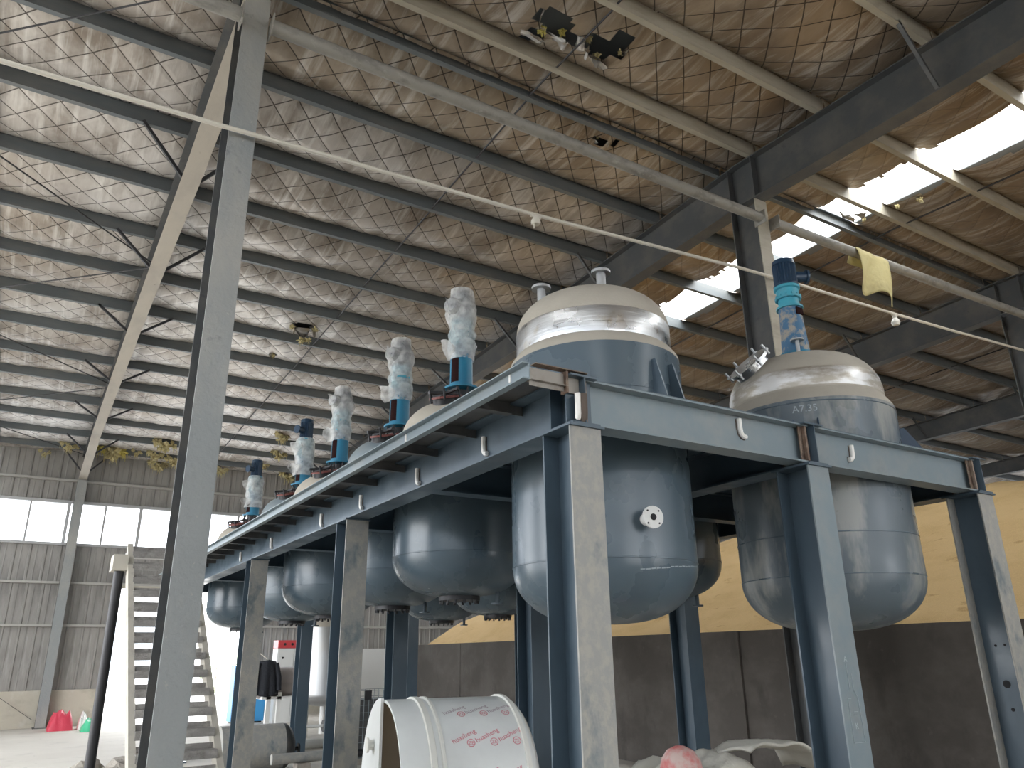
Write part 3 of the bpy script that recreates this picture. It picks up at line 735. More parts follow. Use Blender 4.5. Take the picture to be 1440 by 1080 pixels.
# bolted manhole on the far left of the head
hd = Vector((-.62, .12, .62)).normalized(); hb = Vector((c[0]-.50, c[1]+.10, 4.00))
mh = MB().cyl(hb-hd*.10, hb+hd*.09, .165, 32).build('manhole', M['polish'], t2)
MB().ring(hb+hd*.085, hd, .02, .20, .03, 32).build('manhole_lid', M['polish'], mh)
a = hd.cross(Vector((0,0,1))).normalized(); b2 = a.cross(hd)
for k in range(6):
    t = 2*pi*k/6+.3; q = hb+hd*.06+(a*cos(t)+b2*sin(t))*.205
    MB().cyl(q, q+hd*.11, .011, 8).cyl(q+hd*.05-a*.02, q+hd*.05+a*.02, .014, 8).build('clamp_bolt', M['stain'], mh)
nozzle(t2, (c[0]-.17, c[1]-.14, 4.13), (0,0,1), .018, .17, .06, .012, 'top_nozzle', 'stain', 4)
nozzle(t2, (c[0]+.33, c[1]+.10, 4.06), (0,0,1), .026, .22, .062, .012, 'top_nozzle', 'stain', 4)
lugs(t2, c, R, BT+.02, 3.40, (-55, 35, 125, 215), M['navy'])

# --- the tanks behind
def wrap_wob(seed, amp=.16):
    return lambda t, z: 1 + amp*noise.noise(Vector((cos(t)*1.6+seed, sin(t)*1.6, z*9))) + .06*noise.noise(Vector((cos(t)*5, sin(t)*5+seed, z*34)))
def flap(mb, p, size, droop, seed):
    """a loose crumpled piece of film"""
    n = 7; vs = []
    for j in range(n+1):
        for i in range(n+1):
            u, v = i/n, j/n
            q = Vector(p)+Vector((-size*u*(1-.4*v), size*.25*sin(3*u+seed), -droop*v*(.4+.6*u)+size*.12*sin(5*u+4*v+seed)))
            q += Vector((noise.noise(q*9+Vector((seed,0,0))), noise.noise(q*9+Vector((0,seed,0))), noise.noise(q*9+Vector((0,0,seed)))))*size*.16
            vs.append(q)
    mb.add(vs, [(j*(n+1)+i, j*(n+1)+i+1, (j+1)*(n+1)+i+1, (j+1)*(n+1)+i) for j in range(n) for i in range(n)], 0, True)
def rear_tank(cx, cy, label, mixer=None, seed=0):
    zb = 2.14; R = .66; c = (cx, cy, 0)
    t = empty('reactor_tank', (cx, cy, zb), label, 'tank', 'reactor tanks on the platform')
    MB().lathe([(R, 2.51), (R, 3.50)], c, 60).build('jacket', M['tank'], t)
    MB().lathe(ellip(R, 2.51, zb), c, 60).build('bottom_head', M['tank'], t)
    seams(t, R, (2.51, 3.1), c)
    MB().lathe([(R, 3.50), (R-.01, 3.55), (.622, 3.62), (.61, 3.64), (.61, 3.70)], c, 60).build('dusty_shoulder', M['dust_head'], t)
    MB().lathe(ellip(.61, 3.70, 4.10), c, 60).build('top_head', M['dust_head'] if seed % 2 else M['paint_pale'], t)
    lugs(t, (cx, cy), R, BT+.02, 3.42, (45, 135, 225, 315), M['paint'])
    # bolted outlet under the bottom head
    o = MB().cyl((cx,cy,zb+.04), (cx,cy,zb-.035), .20, 28).build('outlet_plate', M['blacksteel'], t)
    mb = MB()
    for k in range(14):
        q = 2*pi*k/14; mb.cyl((cx+.18*cos(q), cy+.18*sin(q), zb-.03), (cx+.18*cos(q), cy+.18*sin(q), zb-.065), .012, 6)
    mb.build('bolt', M['blacksteel'], o, kind='stuff')
    n_ = MB().cyl((cx+.30, cy-.22, zb+.12), (cx+.30, cy-.22, zb-.06), .022, 10).build('drain', M['paint'], t)
    MB().cyl((cx+.30, cy-.22, zb-.06), (cx+.30, cy-.22, zb-.075), .06, 16).build('flange', M['paint'], n_)
    if mixer is None:
        MB().lathe([(.16,4.07),(.16,4.16),(0,4.16)], c, 24).build('blind_flange', M['blacksteel'], t); return t
    # seal housing and red flange, mount plate, stand with a dark opening, then the drive
    MB().lathe([(.09,4.06),(.09,4.25)], c, 20).build('seal_housing', M['blacksteel'], t)
    MB().lathe([(0,4.13),(.15,4.13),(.15,4.16),(0,4.16)], c, 24).build('red_flange', M['redox'], t)
    mb = MB()
    for k in range(8):
        q = 2*pi*k/8; mb.cyl((cx+.15*cos(q), cy+.15*sin(q), 4.10), (cx+.15*cos(q), cy+.15*sin(q), 4.27), .011, 6)
    mb.build('stud_bolt', M['blacksteel'], t, kind='stuff')
    MB().lathe([(0,4.262),(.185,4.262),(.185,4.285),(.1,4.286)], c, 32).build('mount_flange', M['blue'], t)
    st = MB().lathe([(.128,4.285),(.122,4.32),(.118,4.74)], c, 32).build('mixer_stand', M['blue'], t)
    for q in (radians(205),):
        mb = MB().lathe([(.1235,4.33),(.120,4.60)], c, 8, 0, None, True, q-.42, q+.42); mb.build('opening', M['shaft'], st)
    gb = MB().lathe([(.118,4.74),(.145,4.745),(.145,4.775),(.12,4.78),(.115,4.88),(.14,4.885),(.14,4.91),(.11,4.92),(.11,5.02),(.13,5.03),(.13,5.05),(0,5.05)], c, 28).build('gearbox', M['cyan'], t)
    motor(t, (cx, cy), 5.05, 5.41, .118, (-.9,-.45,0))
    if mixer == 'full':
        zs = [4.60,4.66,4.72,4.78,4.84,4.90,4.96,5.02,5.08,5.14,5.20,5.26,5.32,5.38,5.43]
        rs = [.128,.138,.15,.155,.135,.15,.135,.145,.16,.175,.17,.145,.132,.130,.125]
    else:
        zs = [4.42,4.48,4.54,4.60,4.66,4.72,4.78,4.84,4.90,4.96,5.02,5.06]; rs = [.17,.175,.16,.15,.155,.165,.16,.15,.155,.16,.15,.13]
    w = MB().lathe(list(zip(rs, zs))+([(0.0,5.435)] if mixer == 'full' else []), c, 36, wob=wrap_wob(seed*3.1)).build('plastic_wrap', M['wrap'], t)
    mb = MB()
    flap(mb, (cx-.10, cy-.08, 5.26 if mixer == 'full' else 4.95), .17, .22, seed); flap(mb, (cx-.10, cy-.06, 4.74 if mixer == 'full' else 4.60), .20, .20, seed+2.); flap(mb, (cx+.02, cy-.11, 4.97), .16, .25, seed+4.)
    if mixer == 'full':                                             # film bulging round the terminal box
        b = Vector((cx, cy, 5.187)); sd_ = Vector((-.9,-.45,0)).normalized(); pts_ = [b+sd_*q for q in (.06,.10,.15,.20,.225,.235)]
        mb.tube(pts_, .1, 16, radii=[.10,.105,.098,.092,.075,.02])
    mb.build('loose_film', M['wrap'], w)
    # manhole with clamp bars
    hb = Vector((cx-.30, cy-.25, 3.98)); hd = Vector((-.25,-.2,1)).normalized()
    mh = MB().cyl(hb-hd*.08, hb+hd*.07, .13, 24).build('manhole', M['blacksteel'], t)
    MB().ring(hb+hd*.07, hd, .01, .165, .022, 24).build('manhole_lid', M['redox'], mh)
    mb = MB()
    for k in range(6):
        q = 2*pi*k/6; v = hb+hd*.06+Vector((cos(q), sin(q), .25*cos(q)))*.16; mb.cyl(v-hd*.03, v+hd*.09, .013, 6)
    mb.bar(hb+hd*.13-Vector((.19,.03,.04)), hb+hd*.13+Vector((.19,.03,.04)), .03, .03); mb.bar(hb+hd*.12-Vector((-.05,.19,-.01)), hb+hd*.12+Vector((-.05,.19,-.01)), .025, .025)
    mb.build('clamp', M['blacksteel'], mh)
    return t
rear_tank(LX, LY[1], 'tank right behind the corner tank, its mixer wrapped in film with a loose flap', 'full', 1)
rear_tank(LX, LY[2], 'second film-wrapped mixer tank behind the corner tank, blue stand showing below', 'full', 2)
rear_tank(LX, LY[3], 'third film-wrapped mixer tank, the farthest one whose motor is also covered', 'full', 3)
rear_tank(LX, LY[4], 'mixer tank with a bare dark motor above film, second from the far end', 'half', 4)
rear_tank(LX, LY[5], 'farthest mixer tank near the window, film billowing below its dark motor', 'half', 5)
rear_tank(RX, RY[1], 'dark shaded tank body hanging directly behind the lower half of the corner tank', None, 6)
rear_tank(RX, RY[2], 'shaded tank bottom behind the platform column left of the corner tank', None, 7)
rear_tank(RX, RY[3], 'dark round tank bottom seen right of the drain under the second tank', None, 8)
rear_tank(RX, RY[4], 'farthest shaded tank bottom seen low between two near tanks', None, 9)

# ------------------------------------------------------------------ writing
def text_mesh(s, size, spacing=1.0):
    cu = bpy.data.curves.new('writing', 'FONT'); cu.body = s; cu.size = size; cu.resolution_u = 2; cu.align_x = 'CENTER'; cu.space_character = spacing
    o = bpy.data.objects.new('writing', cu); COL.objects.link(o)
    bpy.context.view_layer.update()
    me = o.evaluated_get(bpy.context.evaluated_depsgraph_get()).to_mesh()
    vs = [tuple(v.co) for v in me.vertices]; fs = [tuple(p.vertices) for p in me.polygons]
    o.to_mesh_clear(); bpy.data.objects.remove(o); bpy.data.curves.remove(cu)
    return vs, fs
def chalk_on_cyl(s, size, cx, cy, r, th, z, parent, slant=0.):
    vs, fs = text_mesh(s, size)
    out = [(cx+(r+.004)*cos(th+(x*cos(slant)-y*sin(slant))/r), cy+(r+.004)*sin(th+(x*cos(slant)-y*sin(slant))/r), z+x*sin(slant)+y*cos(slant)) for x, y, _ in vs]
    MB().add(out, fs).build('chalk_writing', M['chalk'], parent)
chalk_on_cyl('A7.35', .085, RX, RY[0], .735, radians(-144), 3.47, t2)
# chalk sketch on the front flange of the middle platform column
c2 = [o for o in plat.children if o.name.startswith('platform_column')][4]
mb = MB(); x0, y0 = PX[1], PYR[0]-.003
def cl(a, b): mb.bar((x0+a[0], y0, a[1]), (x0+b[0], y0, b[1]), .002, .005, (0,1,0))
cl((-.05,1.31),(-.05,1.05)); cl((.05,1.31),(.06,1.05)); cl((-.05,1.05),(.06,1.05)); cl((-.05,1.31),(-.02,1.31)); cl((-.01,1.23),(.03,1.23)); cl((-.01,1.21),(.03,1.21))
cl((-.02,1.52),(-.02,1.36)); cl((.02,1.46),(.02,1.36)); cl((.02,1.36),(.05,1.31))
vs, fs = text_mesh('K', .05); mb.add([(x0+x, y0, 1.13+y) for x, y, _ in vs], fs); vs, fs = text_mesh('A', .05); mb.add([(x0+x-.02, y0, 1.53+y) for x, y, _ in vs], fs)
mb.build('chalk_sketch', M['chalk'], c2)

# ------------------------------------------------------------------ stairs
SX0, SX1, SS = 1.01, 1.79, .81
def sz(y): return .74+SS*(y-7.9)
stair = empty('steel_staircase', (1.4, 6.99, 0), 'steep steel staircase with dusty plate treads climbing beside the platform', 'staircase')
for x in (SX0, SX1-.06):
    p = [(6.99, 0), (7.20, 0), (10.62, sz(10.62)-.17), (10.62, sz(10.62)+.02), (10.46, sz(10.46)+.03)]
    vs = [(x, a, b) for a, b in p]+[(x+.06, a, b) for a, b in p]; n = len(p)
    MB().add(vs, [tuple(range(n)), tuple(range(2*n-1, n-1, -1))]+[(i, (i+1) % n, n+(i+1) % n, n+i) for i in range(n)]).build('stringer', M['stringer'], stair)
nst = 17
for k in range(1, nst+1):
    z = k*(sz(10.5)/nst); y = 6.99+z/SS
    MB().box(SX0+.05, SX1-.05, y-.10, y+.10, z-.012, z).box(SX0+.05, SX1-.05, y-.105, y-.093, z-.072, z).box(SX0+.05, SX1-.05, y+.09, y+.10, z, z+.045).build('tread', M['step'], stair)
MB().cyl((SX0-.07, 10.40, 0), (SX0-.07, 10.40, sz(10.4)-.12), .055, 16).build('post', M['blacksteel'], stair)
MB().box(SX0-.16, SX0, 10.25, 10.6, sz(10.4)-.16, sz(10.4)+.02).build('post_bracket', M['stringer'], stair)
MB().box(SX0+.06, SX1, 10.62, 11.4, sz(10.6)-.06, sz(10.6)).build('landing', M['step'], stair)

# ------------------------------------------------------------------ pipes, cable, lamps under the roof
def strut(x0, x1, y, z, r, label, dz=0.):
    p = empty('strut_pipe', ((x0+x1)/2, y, z), label, 'pipe')
    MB().cyl((x0, y, z), (x1, y, z+dz), r, 16).build('tube', M['pipe'], p)
    for x, s in ((x0, 1), (x1, -1)):
        MB().box(min(x, x-s*.012), max(x, x-s*.012), y-.09, y+.09, z-.1, z+.08).build('end_plate', M['pipe'], p)
strut(FX[1]+.13, FX[2]-.14, 5.68, 6.895, .066, 'dusty round strut pipe running from the left column to the centre column')
strut(FX[2]+.14, FX[3]-.14, 5.68, 6.90, .066, 'dusty round strut pipe with the yellow cloth hung over it', .12)
strut(FX[0]+.13, FX[1]-.14, 5.68, 6.895, .066, 'short end of strut pipe left of the tall grey column top')
cab = empty('conduit_line', (3.5, 5.70, 5.8), 'thin white cable line strung across the columns below the strut pipes', 'cable')
pts = [(-5.7,5.66,5.60),(-.754,5.66,5.663),(.766,5.66,5.705),(1.793,5.66,5.75),(3.81,5.66,5.825),(5.9,5.66,5.955),(6.79,5.66,6.016),(8.04,5.66,6.069),(9.94,5.66,6.118),(11.5,5.66,6.18),(13.02,5.66,6.253),(14.2,5.66,6.30)]
MB().tube(pts, .020, 8).build('cable', M['conduit'], cab)
def lamp(x, z, label, bulb):
    l = empty('lamp_holder', (x, 5.66, z), label, 'lamp holder')
    MB().cyl((x,5.66,z-.012), (x,5.66,z-.07), .03, 12).cyl((x-.06,5.66,z-.02), (x+.06,5.66,z-.02), .016, 8).build('socket', M['conduit'], l)
    if bulb: MB().lathe([(.028,z-.07),(.05,z-.10),(.062,z-.135),(.045,z-.175),(0,z-.19)], (x,5.66,0), 16).build('bulb', M['bulb'], l)
    else: MB().lathe([(.045,z-.06),(.05,z-.09),(.04,z-.11),(0,z-.11)], (x,5.66,0), 16).tube([(x-.02,5.66,z-.1),(x-.03,5.65,z-.17)], .008, 6).build('shade', M['conduit'], l)
lamp(3.83, 5.825, 'empty lamp holder on the white cable above the film-wrapped mixers', False)
lamp(9.95, 6.118, 'round white bulb hanging on the cable right of the bare mixer', True)

def cloth_sheet(name, m, p, ux, uy, nx, ny, fn, label, cat, thick=.006):
    vs = []
    for j in range(ny+1):
        for i in range(nx+1):
            vs.append(fn(i/nx, j/ny))
    o = MB().add(vs, [(j*(nx+1)+i, j*(nx+1)+i+1, (j+1)*(nx+1)+i+1, (j+1)*(nx+1)+i) for j in range(ny) for i in range(nx)], 0, True).build(name, m)
    md = o.modifiers.new('thickness', 'SOLIDIFY'); md.thickness = thick
    return tag(o, label, cat)
def rag(u, v):
    x = 9.20+.74*u+.03*sin(v*5+u*3)
    if v < .25: y = 5.68+.085-.17*v/.25; z = 6.94+.075*sin(pi*v/.25)**.5-.16*(1-v/.25)
    else:
        w = (v-.25)/.75
        y = 5.59-.06*sin(u*8+w*3)*(.3+w); z = 6.93-(.60+.08*u+.05*sin(u*9))*w
    return (x, y, z+.02*H2(u*5, v*5))
cloth_sheet('hanging_cloth', M['cloth'], None, None, None, 18, 18, rag, 'yellow rag of insulation cloth draped over the right strut pipe', 'cloth')

# torn insulation hanging from holes in the blanket
def tuft(mb, c, r, seed, n=26, mi=0, flat=1.0):
    """ragged clump of fibre: noisy blob with strands"""
    bm = bmesh.new(); bmesh.ops.create_icosphere(bm, subdivisions=3, radius=1.0)
    vs = []
    for v in bm.verts:
        q = v.co*1.0; k = .50+1.0*noise.noise(q*1.9+Vector((seed,seed*2,0)))+.55*noise.noise(q*5.3+Vector((0,seed,seed)))+.3*noise.noise(q*12+Vector((0,seed,seed)))
        vs.append((c[0]+q.x*r*k, c[1]+q.y*r*k*flat, c[2]+q.z*r*k*.9))
    fs = [tuple(v.index for v in f.verts) for f in bm.faces]; bm.free()
    mb.add(vs, fs, mi, True)
    rnd = random.Random(int(seed*100))
    for _ in range(n):
        t = rnd.uniform(0, 2*pi); q = Vector((c[0]+r*.5*cos(t), c[1]+r*.5*sin(t)*flat, c[2]))
        e = q+Vector((rnd.uniform(-.4,.4)*r, rnd.uniform(-.4,.4)*r, -r*rnd.uniform(.5,1.5)))
        mb.tube([q, (q+e)/2+Vector((rnd.uniform(-.15,.15)*r, 0, 0)), e], .05*r, 4, mi, False, radii=[.06*r,.045*r,.015*r])
def foil_flap(mb, p, w, h, dirv, seed, mi=0):
    n = 8; d = Vector(dirv).normalized(); vs = []
    for j in range(n+1):
        for i in range(n+1):
            u, v = i/n-.5, j/n
            q = Vector(p)+d*(w*u*(1-.5*v+.3*noise.noise(Vector((seed,v*3,0)))))+Vector((d.y*.25*w*sin(v*2+seed), -d.x*.3*w*sin(v*2.5+seed), -h*v*(.75+.5*noise.noise(Vector((u*3,seed,0))))))
            q += Vector((noise.noise(q*7+Vector((seed,1,0))), noise.noise(q*7+Vector((3,seed,0))), noise.noise(q*7)))*w*.12
            vs.append(q)
    mb.add(vs, [(j*(n+1)+i, j*(n+1)+i+1, (j+1)*(n+1)+i+1, (j+1)*(n+1)+i) for j in range(n) for i in range(n)], mi, True)
def torn(loc, label, flaps, tufts, m2='fibre'):
    z = zp(loc[1])+.085
    o = empty('torn_insulation', (loc[0], loc[1], z), label, 'torn insulation')
    for k, (dx, dy, w, h, a) in enumerate(flaps):
        mb = MB(); foil_flap(mb, (loc[0]+dx, loc[1]+dy, z), w, h, (cos(a), sin(a), 0), loc[0]+k*1.7); mb.build('foil_flap', M['flap'], o)
    for k, (dx, dy, dz, r) in enumerate(tufts):
        mb = MB(); tuft(mb, (loc[0]+dx, loc[1]+dy, z+dz), r, loc[1]+k*2.3+.4, 14); mb.build('fibre_tuft', M[m2], o)
    return o
torn((3.80, 5.20), 'big ragged tear at the top edge with bright yellow fibre hanging out', [(-.05,.22,.34,.12,.1), (.22,.18,.30,.14,.3), (-.16,.0,.16,.10,1.2)], [(-.02,.17,-.02,.06), (.20,.10,.02,.05)], 'fibre_y')
torn((4.52, 5.22), 'second big tear beside the first with silver flaps and a dark cavity', [(-.26,.06,.30,.12,1.2), (.02,.26,.36,.16,.3), (.20,-.10,.2,.12,1.5), (-.10,.14,.22,.10,.9)], [(-.2,.02,.02,.045), (.02,.17,.02,.05), (.2,-.02,-.0,.035)])
torn((3.82, 13.75), 'sagging patch of torn foil with brown edges left of the film-wrapped mixers', [(.0,.02,.34,.26,.05), (.17,-.05,.16,.28,.5), (-.2,.03,.16,.22,1.2)], [(-.22,0,-.06,.07), (.2,-.08,-.06,.07), (-.02,.05,-.27,.09), (.1,.0,-.27,.07)])
torn((3.65, 15.25), 'small dark tear hanging below the sagging foil patch', [(0,.05,.16,.14,.4)], [(0,.02,-.06,.05)])
torn((5.52, 6.56), 'small black rip beside the ridge above the corner tank', [(-.08,.04,.12,.07,.6), (.1,.02,.08,.06,1.3)], [(-.07,.0,0.02,.025)])
torn((10.00, 6.14), 'pale torn foil scrap tucked behind the ridge purlin beside the skylight', [(0,-.12,.45,.07,.02), (.1,-.16,.3,.06,.1)], [(.3,-.1,0.0,.04)])
torn((11.95, 6.62), 'dark ragged rip in the blanket above the yellow cloth', [(0,.05,.3,.10,.2), (.2,.0,.2,.12,.6), (-.2,.02,.2,.1,.9)], [(.1,.0,-.02,.05)])
torn((10.42, 5.20), 'fibre wisps dangling from the lower edge of the skylight opening', [(0,.02,.12,.05,.3)], [(0,.0,-.05,.05), (-.1,.3,-.03,.04)])
# fibre tufts along the eave
eave = [(.45,23.6,.15,'shaggy fibre clump hanging at the eave left of the pale roof beam','fibre'),
        (1.50,23.7,.26,'largest yellow fibre clump hanging just right of the pale roof beam','fibre_y'),
        (2.12,23.6,.09,'tiny dark fibre wisp right of the largest yellow clump','fibre'),
        (2.62,23.6,.15,'fibre clump with a dark hole midway along the eave','fibre'),
        (2.70,22.5,.20,'wide pale fibre clump above the eave beside the tall grey column','fibre'),
        (3.20,24.0,.17,'fibre clump at the eave touching the tall grey column','fibre'),
        (4.6,24.4,.16,'ragged fibre fringe on the wall head right of the tall column','fibre'),
        (6.7,24.4,.20,'ragged fibre clump on the wall head behind the bare motors','fibre'),
        (5.75,22.1,.16,'brown torn fibre between the two bare motors','fibre'),
        (5.35,20.4,.15,'upper brown torn fibre left of the nearer bare motor','fibre'),
        (2.85,24.6,.19,'fibre fringe on the wall head under the eave clumps','fibre'),
        (-.1,24.6,.10,'white fibre wisp hanging left of the wall column head','fibre'),
        (5.65,23.4,.11,'brown fibre tuft just above the farthest bare motor','fibre')]
for x, y, r, lb, m_ in eave:
    o = empty('fibre_tuft', (x, y, zp(y)), lb, 'insulation', 'fibre clumps along the eave')
    for k in range(3):
        mb = MB(); tuft(mb, (x+(k-1)*r*1.1, y+.1*k, zp(y)+.03-.10*(k % 2)), r*(.75+.2*(k % 2)), x*3+k, 16); mb.build('clump', M[m_] if k != 1 else M['fibre'], o)

# ------------------------------------------------------------------ things on the floor
# big white plastic vessel lying on its side
DXL, DXR, DY, DR = 2.30, 3.20, 5.52, .655
drum = empty('plastic_vessel', ((DXL+DXR)/2, DY, 0), 'big white plastic vessel lying on its side under the platform, red print on its film', 'vessel')
ROTX = Matrix(((0,0,1),(1,0,0),(0,1,0)))                       # lathe z -> world x
cD = (0, DY, DR)
MB().lathe([(DR-.02, DXL), (DR, DXL), (DR, DXR), (DR-.015, DXR+.03), (DR-.06, DXR+.07), (DR*.5, DXR+.12), (0, DXR+.13)], cD, 72, 0, ROTX).build('shell', M['pp'], drum)
MB().lathe([(DR-.02, DXL), (DR-.02, DXR-.02), (0, DXR-.02)], cD, 60, 0, ROTX).build('inside', M['pp_in'], drum)
for xx, w in ((DXL+.22, .05), (DXL+.29, .03), (DXR-.02, .04)):
    MB().lathe([(DR, xx-w/2), (DR+.014, xx-w/2+.006), (DR+.014, xx+w/2-.006), (DR, xx+w/2)], cD, 72, 0, ROTX).build('band', M['pp_ring'], drum)
# half-round lid closing the far half of the mouth, with a knob
n = 24; ring_ = [(DXL-.005, DY+(DR+.01)*sin(pi*k/n), DR+(DR+.01)*cos(pi*k/n)) for k in range(n+1)]
vs = ring_+[(x-.02, y, z) for x, y, z in ring_]; m_ = n+1
lid = MB().add(vs, [tuple(range(m_)), tuple(range(2*m_-1, m_-1, -1))]+[(i, (i+1) % m_, m_+(i+1) % m_, m_+i) for i in range(m_)]).build('half_lid', M['pp'], drum)
MB().cyl((DXL-.02, DY+.22, DR+.34), (DXL-.06, DY+.22, DR+.34), .035, 16).cyl((DXL-.06, DY+.22, DR+.34), (DXL-.075, DY+.22, DR+.34), .052, 16).build('valve_knob', M['pp_ring'], lid)
tv, tf = text_mesh('huasheng', .052, 1.0); lv, lf = text_mesh('ZE', .034)
def on_drum(x, th, vs_, fs_, slant, m):
    out = []
    for a, b, _ in vs_:
        u = a*cos(slant)-b*sin(slant); v = a*sin(slant)+b*cos(slant)
        t = th+v/DR                                             # angle up from the camera side
        out.append((x+u, DY-(DR+.003)*cos(t), DR+(DR+.003)*sin(t)))
    MB().add(out, fs_).build('red_print', m, shell)
shell = drum.children[0]
for r_, th in enumerate((radians(62), radians(40), radians(17), radians(-4))):
    for k in range(3):
        x = DXL+.44+.165*k+(.03 if r_ % 2 else 0)-.015*r_
        if x > DXR-.06: continue
        on_drum(x, th, tv, tf, radians(24), M['print_grey'] if r_ == 0 else M['print'])
        on_drum(x+.035, th-.075, lv, lf, 0, M['print'])
        circ = [(.029*cos(2*pi*q/16), .012+.029*sin(2*pi*q/16), 0) for q in range(16)]+[(.024*cos(2*pi*q/16), .012+.024*sin(2*pi*q/16), 0) for q in range(16)]
        on_drum(x+.035, th-.075, circ, [(q, (q+1) % 16, 16+(q+1) % 16, 16+q) for q in range(16)], 0, M['print'])

def lump(name, m, x0, x1, y0, y1, h, seed, label, cat, n=26, rough=.25, power=.35):
    """crumpled heap resting on the floor"""
    vs = []
    for j in range(n+1):
        for i in range(n+1):
            u, v = 2*i/n-1, 2*j/n-1
            e = max(0, 1-abs(u)**3)*max(0, 1-abs(v)**3)
            z = h*e**power*(1+rough*noise.noise(Vector((u*2.2+seed, v*2.2, seed)))+rough*.4*noise.noise(Vector((u*6+seed, v*6, 1))))
            if i in (0, n) or j in (0, n): z = 0
            vs.append(((x0+x1)/2+(x1-x0)/2*u, (y0+y1)/2+(y1-y0)/2*v, max(0, z)))
    fs = [(j*(n+1)+i, j*(n+1)+i+1, (j+1)*(n+1)+i+1, (j+1)*(n+1)+i) for j in range(n) for i in range(n)]
    return tag(MB().add(vs, fs, 0, True).build(name, m), label, cat)
drum.rotation_euler = (0, 0, radians(-11)); drum.location.x += .05
lump('covered_pile', M['tarp'], 3.70, 5.15, 4.30, 5.05, .90, 3.3, 'pile under pale dusty plastic sheeting at the lower edge between the platform columns', 'sheeting', 30, .12, .3)
cloth_sheet('plastic_sheet', M['tarp'], None, None, None, 16, 12, lambda u, v: (4.66+.80*u, 4.32+.40*v, .885+.085*sin(u*3.+.5)*(1-.4*v)+.02*sin(u*11+v*5)-.5*max(0, u-.88)*2), 'stiff pale folded sheet lying right of the slim red sack', 'sheet', .02)
rb = empty('red_sack', (3.80, 4.12, 0), 'slim red sack standing upright, its rounded top grey with dust, at the lower edge', 'sack')
MB().lathe([(0,0),(.12,0),(.14,.08),(.135,.40),(.14,.72),(.142,.86),(.125,.95),(.085,1.005),(.03,1.03),(0,1.032)], (3.80,4.12,0), 30, wob=lambda t, z: 1+.06*noise.noise(Vector((cos(t)*1.5, sin(t)*1.5, z*5)))).build('sack_body', M['red_dust'], rb)

# vessel shell lying on the floor beyond the stairs
sd = empty('steel_drum', (3.45, 13.0, 0), 'dull steel drum with a dished dark end lying on the floor', 'drum')
r = .33
MB().lathe([(0,2.85),(r,2.85),(r,3.78)], (0,13.0,r), 40, 0, ROTX).build('shell', M['paint_dusty'], sd)
MB().lathe([(r,3.78),(r*.97,3.84),(r*.75,3.92),(r*.4,3.97),(0,3.98)], (0,13.0,r), 40, 0, ROTX).build('dished_end', M['bld'], sd)
MB().cyl((3.95,13.0,r-.05),(4.06,13.0,r-.05),.03,12).cyl((4.05,13.0,r-.05),(4.07,13.0,r-.05),.075,16).build('nozzle', M['blacksteel'], sd)
fp = empty('flanged_pipe', (3.85, 12.1, .22), 'short flanged pipe lying in front of the steel drum', 'pipe')
MB().cyl((3.40,12.1,.25),(4.22,12.1,.25),.07,16).build('tube', M['paint_dusty'], fp)
MB().cyl((4.20,12.1,.25),(4.23,12.1,.25),.14,20).build('flange', M['blacksteel'], fp)
MB().cyl((4.23,12.1,.25),(4.75,12.1,.25),.055,14).build('pipe_end', M['blacksteel'], fp)
MB().box(3.75,3.95,12.0,12.2,0,.18).build('wood_block', M['rubble'], fp)
fp2 = empty('thin_pipe', (5.4, 16.6, .3), 'thin pale pipe with a black end flange near the stainless tank legs', 'pipe')
MB().cyl((4.85,16.6,.30),(5.68,16.6,.30),.03,12).build('tube', M['whitesteel'], fp2)
MB().cyl((5.66,16.6,.30),(5.74,16.6,.30),.12,16).build('flange', M['blacksteel'], fp2)
MB().box(4.9,5.0,16.5,16.7,0,.27).build('rest', M['rubble'], fp2)
fp3 = empty('floor_pipe', (5.5, 15.5, .09), 'pale pipe lying flat on the floor below the stainless tank', 'pipe')
MB().cyl((4.72,15.5,.09),(5.35,15.5,.09),.085,14).build('tube', M['pp_ring'], fp3)
MB().cyl((5.34,15.5,.09),(5.36,15.5,.09),.05,14).build('bore', M['dark'], fp3)
# stainless vertical storage tank
sx, sy, sr = 6.12, 17.9, .60
vt = empty('storage_tank', (sx, sy, 0), 'upright stainless tank on three legs seen between platform columns', 'tank')
MB().lathe([(sr,.85),(sr,2.25)], (sx,sy,0), 48).build('shell', M['stain'], vt)
MB().lathe(ellip(sr,2.25,2.55), (sx,sy,0), 48).build('top_head', M['dust_head'], vt)
MB().lathe(ellip(sr,.85,.60), (sx,sy,0), 48).build('bottom_head', M['stain'], vt)
for a in (195, 300, 75):
    MB().cyl((sx+.5*cos(radians(a)), sy+.5*sin(radians(a)), 0), (sx+.5*cos(radians(a)), sy+.5*sin(radians(a)), .9), .075, 14).build('leg', M['whitesteel'], vt)
MB().cyl((sx+.1,sy-.1,.62),(sx+.1,sy-.1,.45),.03,10).build('outlet', M['blacksteel'], vt)
# electrical cabinet
ec = empty('electrical_cabinet', (6.55, 22.2, 0), 'grey-white electrical cabinet with a red head panel near the far door', 'cabinet')
MB().box(6.12,7.0,22.0,22.45,0,1.86).build('body', M['cab'], ec)
MB().box(6.12,7.0,21.99,22.45,1.87,2.07).build('head_panel', M['cabred'], ec)
for k, xx in enumerate((6.14, 6.57)):
    d_ = MB().box(xx,xx+.41,21.975,21.998,.1,1.84).build('door', M['cab'], ec)
    MB().box(xx+.33,xx+.36,21.955,21.974,.95,1.12).build('handle', M['blacksteel'], d_)
    MB().cyl((xx+.12,21.974,1.62),(xx+.12,21.960,1.62),.03,12).build('gauge', M['blacksteel'], d_)
for xx in (6.3, 6.5, 6.7): MB().cyl((xx,21.988,1.97),(xx,21.975,1.97),.035,12).build('indicator', M['blacksteel'], ec)
